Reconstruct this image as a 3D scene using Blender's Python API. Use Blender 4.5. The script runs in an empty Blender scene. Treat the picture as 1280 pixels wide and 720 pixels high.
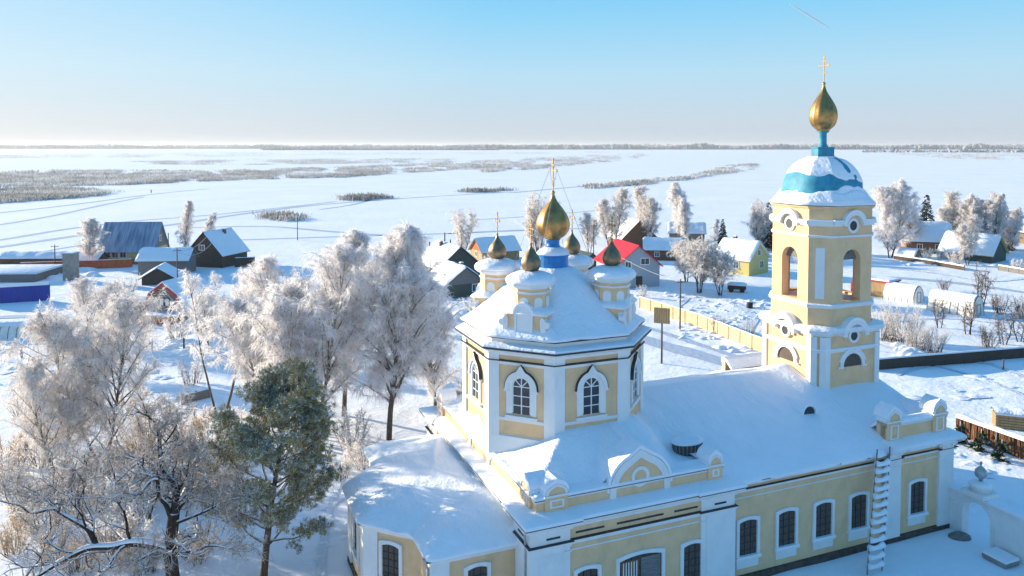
import bpy, bmesh, math, random
import numpy as np
from mathutils import Vector, Matrix, noise as mnoise
PI = math.pi
S = bpy.context.scene
COL = S.collection
R = math.radians

# ---------------------------------------------------------------- materials
def new_mat(name):
    m = bpy.data.materials.new(name); m.use_nodes = True
    nt = m.node_tree; nt.nodes.clear()
    out = nt.nodes.new('ShaderNodeOutputMaterial')
    b = nt.nodes.new('ShaderNodeBsdfPrincipled')
    nt.links.new(b.outputs['BSDF'], out.inputs['Surface'])
    return m, nt, b, out

def nz(nt, scale, detail=4.0, rough=.55, coord='Object', stretch=None):
    tc = nt.nodes.new('ShaderNodeTexCoord')
    n = nt.nodes.new('ShaderNodeTexNoise')
    n.inputs['Scale'].default_value = scale
    n.inputs['Detail'].default_value = detail
    n.inputs['Roughness'].default_value = rough
    if stretch:
        mp = nt.nodes.new('ShaderNodeMapping'); mp.inputs['Scale'].default_value = stretch
        nt.links.new(tc.outputs[coord], mp.inputs['Vector'])
        nt.links.new(mp.outputs['Vector'], n.inputs['Vector'])
    else:
        nt.links.new(tc.outputs[coord], n.inputs['Vector'])
    return n

def ramp(nt, src, stops):
    r = nt.nodes.new('ShaderNodeValToRGB')
    e = r.color_ramp.elements
    while len(e) < len(stops): e.new(.5)
    for k, (p, c) in enumerate(stops):
        e[k].position = p; e[k].color = (*c, 1) if len(c) == 3 else c
    nt.links.new(src, r.inputs['Fac'])
    return r

def bump(nt, b, src, strength, dist):
    bp = nt.nodes.new('ShaderNodeBump')
    bp.inputs['Strength'].default_value = strength
    bp.inputs['Distance'].default_value = dist
    nt.links.new(src, bp.inputs['Height'])
    nt.links.new(bp.outputs['Normal'], b.inputs['Normal'])
    return bp

def simple(name, c1, c2=None, scale=3., rough=.75, metal=0., bmp=None, stretch=None, spec=.3, coord='Object'):
    m, nt, b, out = new_mat(name)
    b.inputs['Roughness'].default_value = rough
    b.inputs['Metallic'].default_value = metal
    b.inputs['Specular IOR Level'].default_value = spec
    if c2 is None:
        c2 = tuple(x*.82 for x in c1)
    n = nz(nt, scale, stretch=stretch, coord=coord)
    r = ramp(nt, n.outputs['Fac'], [(.32, c2), (.62, c1)])
    nt.links.new(r.outputs['Color'], b.inputs['Base Color'])
    if bmp:
        n2 = nz(nt, bmp[0], stretch=stretch, coord=coord)
        bump(nt, b, n2.outputs['Fac'], bmp[1], bmp[2])
    return m

def snow_mat(name, c=(.84, .87, .91), bs=(1.2, 9.), st=.5, dist=.08):
    m, nt, b, out = new_mat(name)
    b.inputs['Roughness'].default_value = .65
    b.inputs['Specular IOR Level'].default_value = .25
    n = nz(nt, .7, 3)
    r = ramp(nt, n.outputs['Fac'], [(.3, tuple(x*.96 for x in c)), (.7, c)])
    nt.links.new(r.outputs['Color'], b.inputs['Base Color'])
    a = nz(nt, bs[0], 4, .6, stretch=(1., .45, 1.)); d = nz(nt, bs[1], 4)
    ad = nt.nodes.new('ShaderNodeMath'); ad.operation = 'MULTIPLY_ADD'
    ad.inputs[1].default_value = .22
    nt.links.new(d.outputs['Fac'], ad.inputs[0]); nt.links.new(a.outputs['Fac'], ad.inputs[2])
    bump(nt, b, ad.outputs[0], st, dist)
    return m

def snow_topped(name, c1, c2, scale, thresh=.45, snowc=(.82, .85, .9), rough=.85, stretch=None, nstr=.5):
    """bark, boards, needles ... with snow lying where the surface faces up"""
    m, nt, b, out = new_mat(name)
    b.inputs['Roughness'].default_value = rough
    b.inputs['Specular IOR Level'].default_value = .15
    n = nz(nt, scale, stretch=stretch)
    r = ramp(nt, n.outputs['Fac'], [(.3, c2), (.65, c1)])
    g = nt.nodes.new('ShaderNodeNewGeometry')
    sx = nt.nodes.new('ShaderNodeSeparateXYZ')
    nt.links.new(g.outputs['Normal'], sx.inputs[0])
    n2 = nz(nt, 2.3, 4)
    ma = nt.nodes.new('ShaderNodeMath'); ma.operation = 'MULTIPLY_ADD'
    ma.inputs[1].default_value = nstr
    nt.links.new(n2.outputs['Fac'], ma.inputs[0]); nt.links.new(sx.outputs['Z'], ma.inputs[2])
    mr = nt.nodes.new('ShaderNodeMapRange')
    mr.inputs['From Min'].default_value = thresh + nstr*.5 - .06
    mr.inputs['From Max'].default_value = thresh + nstr*.5 + .06
    nt.links.new(ma.outputs[0], mr.inputs['Value'])
    mx = nt.nodes.new('ShaderNodeMix'); mx.data_type = 'RGBA'
    nt.links.new(mr.outputs['Result'], mx.inputs['Factor'])
    nt.links.new(r.outputs['Color'], mx.inputs['A'])
    mx.inputs['B'].default_value = (*snowc, 1)
    nt.links.new(mx.outputs['Result'], b.inputs['Base Color'])
    return m

def plaster(name, c1, c2, stain):
    """limewashed plaster: blotches, rain streaks and a few patches of wear"""
    m, nt, b, out = new_mat(name)
    b.inputs['Roughness'].default_value = .88; b.inputs['Specular IOR Level'].default_value = .2
    n = nz(nt, 1.1, 5, .62); r = ramp(nt, n.outputs['Fac'], [(.30, c2), (.62, c1)])
    st = nz(nt, 1.1, 6, .7, stretch=(1., 1., .55)); sr = ramp(nt, st.outputs['Fac'], [(.50, (0,0,0)), (.72, (.6,.6,.6))])
    pt = nz(nt, 3.4, 6, .7); pr = ramp(nt, pt.outputs['Fac'], [(.66, (0,0,0)), (.70, (.5,.5,.5))])
    ad = nt.nodes.new('ShaderNodeMath'); ad.operation = 'MAXIMUM'
    nt.links.new(sr.outputs['Color'], ad.inputs[0]); nt.links.new(pr.outputs['Color'], ad.inputs[1])
    mx = nt.nodes.new('ShaderNodeMix'); mx.data_type = 'RGBA'
    nt.links.new(ad.outputs[0], mx.inputs['Factor']); nt.links.new(r.outputs['Color'], mx.inputs['A']); mx.inputs['B'].default_value = (*stain, 1)
    nt.links.new(mx.outputs['Result'], b.inputs['Base Color'])
    g = nz(nt, 16, 4); bump(nt, b, g.outputs['Fac'], .3, .02)
    return m

def frost_mat(name, c1, c2, c3, scale=.9, trans=.35):
    """hoar-frosted twigs: pale, a little of the light passes through"""
    m, nt, b, out = new_mat(name)
    b.inputs['Roughness'].default_value = .9
    b.inputs['Specular IOR Level'].default_value = .1
    n = nz(nt, scale, 5, .7)
    r = ramp(nt, n.outputs['Fac'], [(.33, c3), (.5, c2), (.66, c1)])
    nt.links.new(r.outputs['Color'], b.inputs['Base Color'])
    t = nt.nodes.new('ShaderNodeBsdfTranslucent')
    nt.links.new(r.outputs['Color'], t.inputs['Color'])
    mx = nt.nodes.new('ShaderNodeMixShader'); mx.inputs[0].default_value = trans
    nt.links.new(b.outputs[0], mx.inputs[1]); nt.links.new(t.outputs[0], mx.inputs[2])
    nt.links.new(mx.outputs[0], out.inputs['Surface'])
    return m

MAT = {}
MAT['snow'] = snow_mat('snow')
MAT['snow_roof'] = snow_mat('snow_on_roof', bs=(.9, 5.), st=.75, dist=.26)
MAT['yellow'] = plaster('yellow_plaster', (.82, .555, .325), (.74, .485, .265), (.56, .415, .25))
MAT['white'] = plaster('white_plaster', (.80, .80, .78), (.75, .75, .74), (.64, .64, .635))
MAT['dark_metal'] = simple('dark_flashing', (.05, .065, .07), (.03, .035, .04), 5, .5, .2)
MAT['shutter'] = simple('weathered_dark_boards', (.115, .095, .08), (.05, .042, .037), 4, .7, stretch=(6, 6, .6))
MAT['bars'] = simple('iron_bars', (.03, .028, .027), None, 5, .6)
MAT['glass'] = simple('dark_glass', (.03, .04, .05), (.015, .02, .028), 1.5, .12, 0, spec=.6)
MAT['gold'] = simple('old_gold_leaf', (.52, .30, .105), (.29, .18, .08), 2.6, .38, 1., bmp=(9., .15, .03))
MAT['gold_dull'] = simple('tarnished_gold', (.32, .235, .135), (.18, .14, .095), 3.2, .42, 1., bmp=(9., .15, .03))
MAT['gold_cross'] = simple('gilded_cross', (.46, .28, .09), (.34, .2, .06), 4., .6, .0)
MAT['teal'] = simple('teal_sheet_metal', (.045, .30, .42), (.03, .20, .31), 2., .62, .0)
MAT['blue'] = simple('blue_sheet_metal', (.02, .22, .56), (.015, .16, .42), 2., .4, .1)
MAT['stone'] = simple('brown_plinth', (.10, .08, .065), (.05, .042, .036), 3, .9)
MAT['pipe'] = simple('galvanised_pipe', (.42, .46, .46), (.30, .33, .34), 3, .4, .6)
MAT['bronze'] = simple('bronze', (.10, .075, .04), None, 3, .45, .8)
MAT['wood_dark'] = simple('dark_log_wall', (.085, .07, .055), (.045, .037, .03), 3, .85, stretch=(.5, .5, 8), bmp=(5, .4, .05))
MAT['wood_brown'] = simple('brown_boards', (.20, .105, .06), (.12, .06, .04), 3, .8, stretch=(6, 6, .4))
MAT['wood_orange'] = simple('orange_boards', (.55, .13, .04), (.40, .09, .03), 3, .8, stretch=(5, 5, .5))
MAT['wood_tan'] = simple('tan_boards', (.42, .29, .15), (.30, .20, .10), 2.5, .8, stretch=(5, 5, .4))
MAT['wood_grey'] = simple('grey_weathered_boards', (.22, .21, .20), (.13, .125, .12), 3, .85, stretch=(1, 1, 7))
MAT['siding'] = simple('pale_blue_grey_siding', (.36, .42, .47), (.29, .34, .39), 3, .7, stretch=(.6, .6, 9))
MAT['green_wall'] = simple('dark_green_boards', (.075, .10, .085), (.05, .065, .058), 3, .8, stretch=(.7, .7, 8))
MAT['yellow_wall'] = simple('yellow_painted_boards', (.62, .53, .20), (.50, .42, .16), 2, .8, stretch=(.7, .7, 8))
MAT['pale_yellow'] = simple('pale_yellow_wall', (.55, .47, .26), (.44, .37, .2), 2, .8)
MAT['red_roof'] = simple('red_sheet_roof', (.62, .022, .04), (.48, .016, .03), 2, .45, .1)
MAT['roof_blue'] = simple('frosted_blue_grey_roof', (.30, .40, .52), (.11, .16, .25), .8, .5, .1, stretch=(2.2, .3, .3))
MAT['purple'] = simple('purple_sheet', (.20, .055, .25), (.14, .04, .18), 2, .5)
MAT['red_trim'] = simple('red_trim', (.50, .06, .05), None, 2, .6)
MAT['blue_fence'] = simple('deep_blue_sheet_fence', (.02, .055, .34), (.014, .04, .25), 2, .5, stretch=(6, 6, .3))
MAT['orange_fence'] = simple('orange_sheet_fence', (.62, .13, .05), (.48, .09, .03), 2, .6)
MAT['concrete'] = simple('concrete', (.33, .30, .27), (.22, .20, .18), 1.4, .9, bmp=(6, .3, .03))
MAT['film'] = simple('greenhouse_film', (.80, .79, .74), (.66, .64, .58), 1.3, .4)
MAT['fence_beige'] = simple('beige_concrete_fence', (.56, .46, .30), (.46, .37, .24), 1.6, .85)
MAT['post_wood'] = simple('pole_wood', (.13, .10, .075), (.08, .06, .045), 4, .85, stretch=(6, 6, .5))
MAT['wattle'] = simple('brushwood', (.26, .13, .065), (.11, .06, .035), 2.2, .95, stretch=(5, 5, .5))
MAT['wire'] = simple('wire', (.42, .42, .42), None, 1, .5)
MAT['wire_mesh'] = simple('frosted_wire', (.68, .70, .73), None, 1, .7)
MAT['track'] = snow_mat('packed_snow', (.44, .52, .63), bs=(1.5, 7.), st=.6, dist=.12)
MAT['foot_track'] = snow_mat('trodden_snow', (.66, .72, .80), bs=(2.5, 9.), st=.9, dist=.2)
MAT['bark_birch'] = snow_topped('birch_bark', (.16, .125, .10), (.07, .055, .045), 2.5, .62)
MAT['bark_oak'] = snow_topped('oak_bark', (.055, .042, .034), (.026, .021, .018), 3.5, .50)
MAT['bark_pine'] = snow_topped('pine_bark', (.14, .085, .055), (.06, .042, .032), 3.5, .55)
MAT['frost'] = frost_mat('frosted_birch_twigs', (.97, .96, .97), (.91, .89, .885), (.56, .50, .465), scale=2.6, trans=.5)
MAT['frost_warm'] = frost_mat('frosted_brown_twigs', (.95, .93, .92), (.86, .82, .79), (.44, .375, .33), scale=2.6, trans=.42)
MAT['frost_grey'] = frost_mat('frosted_grey_twigs', (.90, .91, .94), (.80, .80, .82), (.5, .47, .46), trans=.45)
MAT['frost_tan'] = frost_mat('rimy_tan_twigs', (.78, .68, .55), (.55, .42, .29), (.26, .175, .11), scale=2.4, trans=.4)
MAT['frost_oak'] = frost_mat('half_frosted_oak_twigs', (.80, .78, .77), (.50, .45, .42), (.16, .125, .10), scale=3., trans=.3)
MAT['twig_dark'] = frost_mat('brown_bare_twigs', (.52, .46, .42), (.26, .20, .165), (.12, .088, .07))
MAT['needles'] = snow_topped('pine_needles', (.33, .28, .095), (.16, .155, .065), 1.2, .45, (.70, .74, .78), nstr=.9)
MAT['spruce'] = snow_topped('spruce_needles', (.035, .06, .035), (.018, .033, .022), 1.2, 1.0, (.62, .66, .72), nstr=.6)
MAT['reed'] = frost_mat('frosted_reeds_and_willow', (.72, .72, .72), (.49, .48, .465), (.27, .255, .24), .02, .25)
MAT['far_wood'] = frost_mat('far_frosted_forest', (.42, .44, .46), (.30, .31, .33), (.2, .21, .22), .004, .05)

# dome with snow still lying on most of it
def dome_mat(name, z0, z1):
    m, nt, b, out = new_mat(name)
    b.inputs['Roughness'].default_value = .45
    n = nz(nt, .55, 2.5, .5); n.inputs['Distortion'].default_value = .6
    r = ramp(nt, n.outputs['Fac'], [(.5, (0, 0, 0)), (.515, (1, 1, 1))])
    c = nz(nt, 3)
    cr = ramp(nt, c.outputs['Fac'], [(.35, (.03, .21, .32)), (.65, (.05, .33, .45))])
    mx = nt.nodes.new('ShaderNodeMix'); mx.data_type = 'RGBA'
    nt.links.new(r.outputs['Color'], mx.inputs['Factor'])
    nt.links.new(cr.outputs['Color'], mx.inputs['A']); mx.inputs['B'].default_value = (.85, .88, .92, 1)
    nt.links.new(mx.outputs['Result'], b.inputs['Base Color'])
    return m

# ---------------------------------------------------------------- mesh builder
class MB:
    def __init__(s): s.v = []; s.f = []; s.m = []; s.sm = []
    def add(s, vs, fs, mat=0, smooth=False):
        o = len(s.v); s.v.extend(vs)
        for f in fs:
            s.f.append(tuple(o+i for i in f)); s.m.append(mat); s.sm.append(smooth)
    def box(s, x0, x1, y0, y1, z0, z1, mat=0):
        s.add([(x0,y0,z0),(x1,y0,z0),(x1,y1,z0),(x0,y1,z0),(x0,y0,z1),(x1,y0,z1),(x1,y1,z1),(x0,y1,z1)],
              [(0,3,2,1),(4,5,6,7),(0,1,5,4),(1,2,6,5),(2,3,7,6),(3,0,4,7)], mat)
    def beam(s, p, q, w, h, mat=0):
        p = Vector(p); q = Vector(q); d = (q-p).normalized()
        up = Vector((0,0,1)) if abs(d.z) < .95 else Vector((0,1,0))
        a = d.cross(up).normalized()*w/2; b = a.cross(d).normalized()*h/2
        vs = [tuple(c+x*a+y*b) for c in (p,q) for x,y in ((-1,-1),(1,-1),(1,1),(-1,1))]
        s.add(vs, [(0,1,2,3),(4,7,6,5),(0,4,5,1),(1,5,6,2),(2,6,7,3),(3,7,4,0)], mat)
    def prism(s, poly, z0, z1, mat=0):
        n = len(poly)
        vs = [(x,y,z0) for x,y in poly]+[(x,y,z1) for x,y in poly]
        fs = [tuple(range(n-1,-1,-1)), tuple(range(n,2*n))]+[(i,(i+1)%n,n+(i+1)%n,n+i) for i in range(n)]
        s.add(vs, fs, mat)
    def ext(s, poly, fr, d0, d1, mat=0):
        """2-D outline (s,z) on the wall frame fr=(org,sdir,ndir), from depth d0 to d1 outward"""
        o, sd, nd = fr; n = len(poly)
        P = lambda a,z,d: (o[0]+sd[0]*a+nd[0]*d, o[1]+sd[1]*a+nd[1]*d, z)
        vs = [P(a,z,d0) for a,z in poly]+[P(a,z,d1) for a,z in poly]
        fs = [tuple(range(n-1,-1,-1)), tuple(range(n,2*n))]+[(i,(i+1)%n,n+(i+1)%n,n+i) for i in range(n)]
        s.add(vs, fs, mat)
    def band(s, outer, inner, fr, d0, d1, mat=0, closed=False):
        o, sd, nd = fr; n = len(outer)
        P = lambda a,z,d: (o[0]+sd[0]*a+nd[0]*d, o[1]+sd[1]*a+nd[1]*d, z)
        vs = [P(a,z,d) for d in (d0,d1) for pl in (outer,inner) for a,z in pl]
        fs = []
        for i in range(n if closed else n-1):
            j = (i+1) % n
            fs += [(2*n+i,2*n+j,3*n+j,3*n+i),(i,n+i,n+j,j),(i,j,2*n+j,2*n+i),(n+i,3*n+i,3*n+j,n+j)]
        if not closed:
            for i in (0,n-1): fs.append((i,2*n+i,3*n+i,n+i))
        s.add(vs, fs, mat)
    def sweep(s, poly, prof, mat=0, closed=True, smooth=False, cap=True):
        """profile of (offset outward, z) carried along a counter-clockwise plan outline"""
        n = len(poly); m = len(prof); vs = []
        for i in range(n):
            p = Vector(poly[i])
            a = Vector(poly[i-1]) if (closed or i > 0) else None
            b = Vector(poly[(i+1)%n]) if (closed or i < n-1) else None
            n1 = n2 = None
            if a is not None:
                d = (p-a).normalized(); n1 = Vector((d.y,-d.x))
            if b is not None:
                d = (b-p).normalized(); n2 = Vector((d.y,-d.x))
            if n1 is None: mit = n2
            elif n2 is None: mit = n1
            else:
                mit = (n1+n2)/max(.2,(1+n1.dot(n2)))
            for off,z in prof: vs.append((p.x+mit.x*off, p.y+mit.y*off, z))
        fs = []
        for i in range(n if closed else n-1):
            j = (i+1) % n
            for k in range(m-1): fs.append((i*m+k, j*m+k, j*m+k+1, i*m+k+1))
        if not closed and cap:
            fs.append(tuple(range(m))); fs.append(tuple((n-1)*m+k for k in range(m-1,-1,-1)))
        s.add(vs, fs, mat, smooth)
    def lathe(s, prof, c=(0,0), n=16, mat=0, smooth=True, rot=0., oct_=None):
        m = len(prof); vs = []
        for i in range(n):
            t = rot+2*PI*i/n
            for r,z in prof: vs.append((c[0]+r*math.cos(t), c[1]+r*math.sin(t), z))
        fs = []
        for i in range(n):
            j = (i+1) % n
            for k in range(m-1): fs.append((i*m+k, j*m+k, j*m+k+1, i*m+k+1))
        if prof[0][0] > 1e-4: fs.append(tuple(i*m for i in range(n-1,-1,-1)))
        if prof[-1][0] > 1e-4: fs.append(tuple(i*m+m-1 for i in range(n)))
        s.add(vs, fs, mat, smooth)
    def loft(s, outlines, mat=0, smooth=False, cap=True):
        """stack of closed outlines [(poly,z)...] with equal vertex counts"""
        n = len(outlines[0][0]); vs = []
        for pl,z in outlines: vs += [(x,y,z) for x,y in pl]
        fs = []
        for k in range(len(outlines)-1):
            for i in range(n):
                j = (i+1) % n; fs.append((k*n+i,k*n+j,(k+1)*n+j,(k+1)*n+i))
        if cap: fs.append(tuple(range(n-1,-1,-1))); fs.append(tuple((len(outlines)-1)*n+i for i in range(n)))
        s.add(vs, fs, mat, smooth)
    def tube(s, pts, rad, n=6, mat=0, smooth=True):
        pts = [Vector(p) for p in pts]; vs = []; N = len(pts)
        for i,p in enumerate(pts):
            d = (pts[min(i+1,N-1)]-pts[max(i-1,0)]).normalized()
            up = Vector((0,0,1)) if abs(d.z) < .9 else Vector((1,0,0))
            a = d.cross(up).normalized(); b = a.cross(d)
            r = rad[i] if isinstance(rad,(list,tuple)) else rad
            for k in range(n):
                t = 2*PI*k/n; q = p+a*(r*math.cos(t))+b*(r*math.sin(t)); vs.append((q.x,q.y,q.z))
        fs = [(i*n+k,i*n+(k+1)%n,(i+1)*n+(k+1)%n,(i+1)*n+k) for i in range(N-1) for k in range(n)]
        fs.append(tuple(range(n-1,-1,-1))); fs.append(tuple((N-1)*n+k for k in range(n)))
        s.add(vs, fs, mat, smooth)
    def grid(s, nu, nv, fn, mat=0, smooth=True):
        vs = [fn(i/(nu-1),j/(nv-1)) for i in range(nu) for j in range(nv)]
        fs = [(i*nv+j,(i+1)*nv+j,(i+1)*nv+j+1,i*nv+j+1) for i in range(nu-1) for j in range(nv-1)]
        s.add(vs, fs, mat, smooth)
    def build(s, name, mats, parent=None, recalc=True):
        me = bpy.data.meshes.new(name)
        me.from_pydata(s.v, [], s.f)
        if not isinstance(mats,(list,tuple)): mats = [mats]
        for k in mats: me.materials.append(MAT[k] if isinstance(k,str) else k)
        me.polygons.foreach_set('material_index', s.m)
        me.polygons.foreach_set('use_smooth', s.sm)
        if recalc:
            bm = bmesh.new(); bm.from_mesh(me)
            bmesh.ops.recalc_face_normals(bm, faces=bm.faces); bm.to_mesh(me); bm.free()
        me.update()
        o = bpy.data.objects.new(name, me); COL.objects.link(o)
        if parent is not None: o.parent = parent
        return o

def tag(o, label=None, cat=None, group=None, kind=None):
    if label: o['label'] = label
    if cat: o['category'] = cat
    if group: o['group'] = group
    if kind: o['kind'] = kind
    return o
def empty(name, loc, rz=0, label=None, cat=None, group=None):
    o = bpy.data.objects.new(name, None); COL.objects.link(o)
    o.location = loc; o.rotation_euler = (0,0,rz); o.empty_display_size = .5
    return tag(o, label, cat, group)
def copy_tree(o, parent=None):
    c = o.copy(); COL.objects.link(c)
    if parent is not None: c.parent = parent
    for ch in list(o.children): copy_tree(ch, c)
    return c
def n2(x, y, s=1., seed=0.): return mnoise.noise(Vector((x*s, y*s, seed)))

# ---------------------------------------------------------------- place on the ground
F, HC, TH, HY = 975., 25., R(2.5), 182.
def at(px, py, z=0.):
    """ground point under a line of sight of the survey photograph (camera at the origin, 25 m up)"""
    cy = HY+F*math.tan(TH); c, s = math.cos(TH), math.sin(TH)
    a = (px-640)/F; b = -(py-cy)/F
    t = (z-HC)/(-s+b*c)
    return Vector((a*t, (c+b*s)*t, z))
def ground_z(x, y):
    r = math.hypot(x, y)
    f = max(0., min(1., (190-r)/60.))
    return f*(.16*n2(x,y,.09,3.1)+.10*n2(x,y,.27,7.7))
# ================================================================= CHURCH
AL = R(22.4)
CH = empty('church', (.868, 37.68, 0), AL,
  'yellow and white domed church with snow-covered roofs and a tall bell tower', 'church')

def arc(cx, cz, r, a0, a1, n):
    return [(cx+r*math.cos(a0+(a1-a0)*i/n), cz+r*math.sin(a0+(a1-a0)*i/n)) for i in range(n+1)]
def arch_open(cx, z0, zs, r, n=12):           # outline up one side, over, and down
    return [(cx+r,z0)]+arc(cx,zs,r,0,PI,n)+[(cx-r,z0)]
def seg_open(cx, z0, zs, w, rise, n=8):
    pts = [(cx+w/2,z0)]
    for i in range(n+1):
        t = 1-2*i/n; pts.append((cx+t*w/2, zs+rise*(1-t*t)))
    return pts+[(cx-w/2,z0)]
def keel(cx, z0, zs, w, top, n=8):            # keel-arched gable outline
    pts = [(cx+w,z0)]
    for i in range(n):
        a = (PI/2)*i/n*.86
        pts.append((cx+w*math.cos(a), zs+(top-zs)*.86*math.sin(a)))
    pts.append((cx+w*.10, top-(top-zs)*.05)); pts.append((cx, top)); L = pts[1:-1]
    return pts+[(2*cx-x,z) for x,z in reversed(L)]+[(cx-w,z0)]
def frame(p, q, out=1):
    """wall frame from plan point p to q (counter-clockwise outline: outward is to the right)"""
    p = Vector(p); q = Vector(q); d = (q-p).normalized()
    return ((p.x,p.y), (d.x,d.y), (d.y,-d.x)), (q-p).length
def corner_pil(mb, poly, i, w, p, z0, z1, mat=0, inner=.06):
    V = Vector(poly[i]); a = Vector(poly[i-1]); b = Vector(poly[(i+1)%len(poly)])
    e1 = (a-V).normalized(); e2 = (b-V).normalized()
    d1 = -e1; d2 = e2
    m1 = Vector((d1.y,-d1.x)); m2 = Vector((d2.y,-d2.x))
    mit = (m1+m2)/(1+m1.dot(m2))
    P = [V+e1*w-m1*inner, V+e1*w+m1*p, V+mit*p, V+e2*w+m2*p, V+e2*w-m2*inner, V-mit*inner]
    mb.prism([(q.x,q.y) for q in P], z0, z1, mat)
def octo(c, a, w): 
    u, v = c
    return [(u-w,v-a),(u+w,v-a),(u+a,v-w),(u+a,v+w),(u+w,v+a),(u-w,v+a),(u-a,v+w),(u-a,v-w)]

def rect_window(fr, cx, z0, z1, w, rise=.12, kind='shutter', sill=True, fw=.19):
    """segment-headed church window: white surround, dark board or pane, bars, sill with apron"""
    mb = MB()
    zs = z1-rise
    mb.band(seg_open(cx,z0-.02,zs+fw,w+2*fw,rise), seg_open(cx,z0-.02,zs,w,rise), fr, -.02, .13)
    o = mb.build('window', 'white', CH)
    g = MB(); g.ext(seg_open(cx,z0,zs,w,rise), fr, .004, .02)
    g.build('shutter' if kind == 'shutter' else 'pane', 'shutter' if kind == 'shutter' else 'glass', o)
    b = MB()
    n = 3 if w < 1.6 else 7
    for i in range(1,n):
        x = cx-w/2+w*i/n
        b.ext([(x-.018,z0+.03),(x+.018,z0+.03),(x+.018,zs+.06),(x-.018,zs+.06)], fr, .021, .045)
    k = 5
    for i in range(1,k):
        z = z0+(zs-z0)*i/k
        b.ext([(cx-w/2,z-.016),(cx+w/2,z-.016),(cx+w/2,z+.016),(cx-w/2,z+.016)], fr, .021, .04)
    b.build('grille', 'bars', o)
    if sill:
        s_ = MB()
        s_.ext([(cx-w/2-.14,z0-.62),(cx+w/2+.14,z0-.62),(cx+w/2+.14,z0-.12),(cx-w/2-.14,z0-.12)], fr, -.02, .07)
        s_.ext([(cx-w/2-.27,z0-.12),(cx+w/2+.27,z0-.12),(cx+w/2+.27,z0-.03),(cx-w/2-.27,z0-.03)], fr, -.02, .2)
        s_.build('sill', 'white', o)
        n_ = MB()
        n_.ext([(cx-w/2-.26,z0-.027),(cx+w/2+.26,z0-.027),(cx+w/2+.22,z0+.10),(cx-w/2-.2,z0+.13)], fr, .025, .21)
        n_.build('snow_on_sill', 'snow', o)
    return o

# ---- plan outlines (u to the right along the facade, v away from the camera)
U0,U1,V0,V1 = .25,12.42,.3,18.3
cube = [(U0,V0),(U1,V0),(U1,V1),(U0,V1)]
nave = [(12.3,.9),(30.5,.9),(30.5,17.7),(12.3,17.7)]
apse = [(.25,2.1),(.25,16.6),(-4.35,16.6),(-4.35,14.0),(-6.7,11.6),(-6.7,7.1),(-4.35,4.7),(-4.35,2.1)]
apse = [apse[0]]+apse[1:]          # counter-clockwise
def stepped(u0,u1,v0,v1,w,p):
    return [(u0-p,v0-p),(u0+w,v0-p),(u0+w,v0),(u1-w,v0),(u1-w,v0-p),(u1+p,v0-p),(u1+p,v0+w),(u1,v0+w),(u1,v1-w),(u1+p,v1-w),
            (u1+p,v1+p),(u1-w,v1+p),(u1-w,v1),(u0+w,v1),(u0+w,v1+p),(u0-p,v1+p),(u0-p,v1-w),(u0,v1-w),(u0,v0+w),(u0-p,v0+w)]
cube_s = stepped(U0,U1,V0,V1,2.1,.13)

# ---- walls
w_ = MB()
w_.prism(cube, -.3, 6.1); w_.prism(nave, -.3, 5.9)
w_.prism(apse, -.3, 4.45)
w_.build('wall', 'yellow', CH)
pl = MB()
pl.sweep(cube_s, [(.0,-.3),(.16,-.3),(.16,.42),(.0,.5)])
pl.sweep([(12.6,.9),(30.5,.9),(30.5,17.7),(12.6,17.7)], [(.0,-.3),(.14,-.3),(.14,.34),(.0,.4)], closed=False)
pl.sweep(apse[1:]+[apse[0]], [(.0,-.3),(.14,-.3),(.14,.34),(.0,.4)], closed=False)
pl.build('plinth', 'stone', CH)

# ---- pilasters
for i in range(4):
    p = MB(); corner_pil(p, cube, i, 2.08, .125, .5, 5.62)
    p_ = p.build('pilaster', 'white', CH)
    q = MB(); corner_pil(q, cube, i, 1.75, .17, .52, 4.86)
    q.build('pilaster_face', 'white', p_)
fr_nave, _ = frame((12.3,.9),(30.5,.9))        # s = u - 12.3
for (a,b) in ((24.62,25.85),(29.2,30.5)):
    p = MB(); p.ext([(a-12.3,.36),(b-12.3,.36),(b-12.3,5.4),(a-12.3,5.4)], fr_nave, -.02, .16 if b < 30 else .16)
    o = p.build('pilaster', 'white', CH)
    q = MB(); q.ext([(a-12.3+.32,5.5),(b-12.3-.32,5.5),(b-12.3-.32,5.78),(a-12.3+.32,5.78)], fr_nave, .0, .24)
    q.band([(a-12.3+.14,5.44),(b-12.3-.14,5.44),(b-12.3-.14,5.84),(a-12.3+.14,5.84)],[(a-12.3+.28,5.53),(b-12.3-.28,5.53),(b-12.3-.28,5.75),(a-12.3+.28,5.75)], fr_nave, .0, .27, closed=True)
    q.build('pilaster_panel', 'white', o)
frw, Lw = frame((30.5,.9),(30.5,17.7))
for a,b in ((.004,1.3),(7.3,8.4),(15.5,16.8)):
    p = MB(); p.ext([(a,.36),(b,.36),(b,5.4),(a,5.4)], frw, -.02, .15); p.build('pilaster', 'white', CH)
for i in (2,4,5,7):
    p = MB(); corner_pil(p, apse, i, .85, .1, .36, 4.4); p.build('pilaster', 'white', CH)

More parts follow.
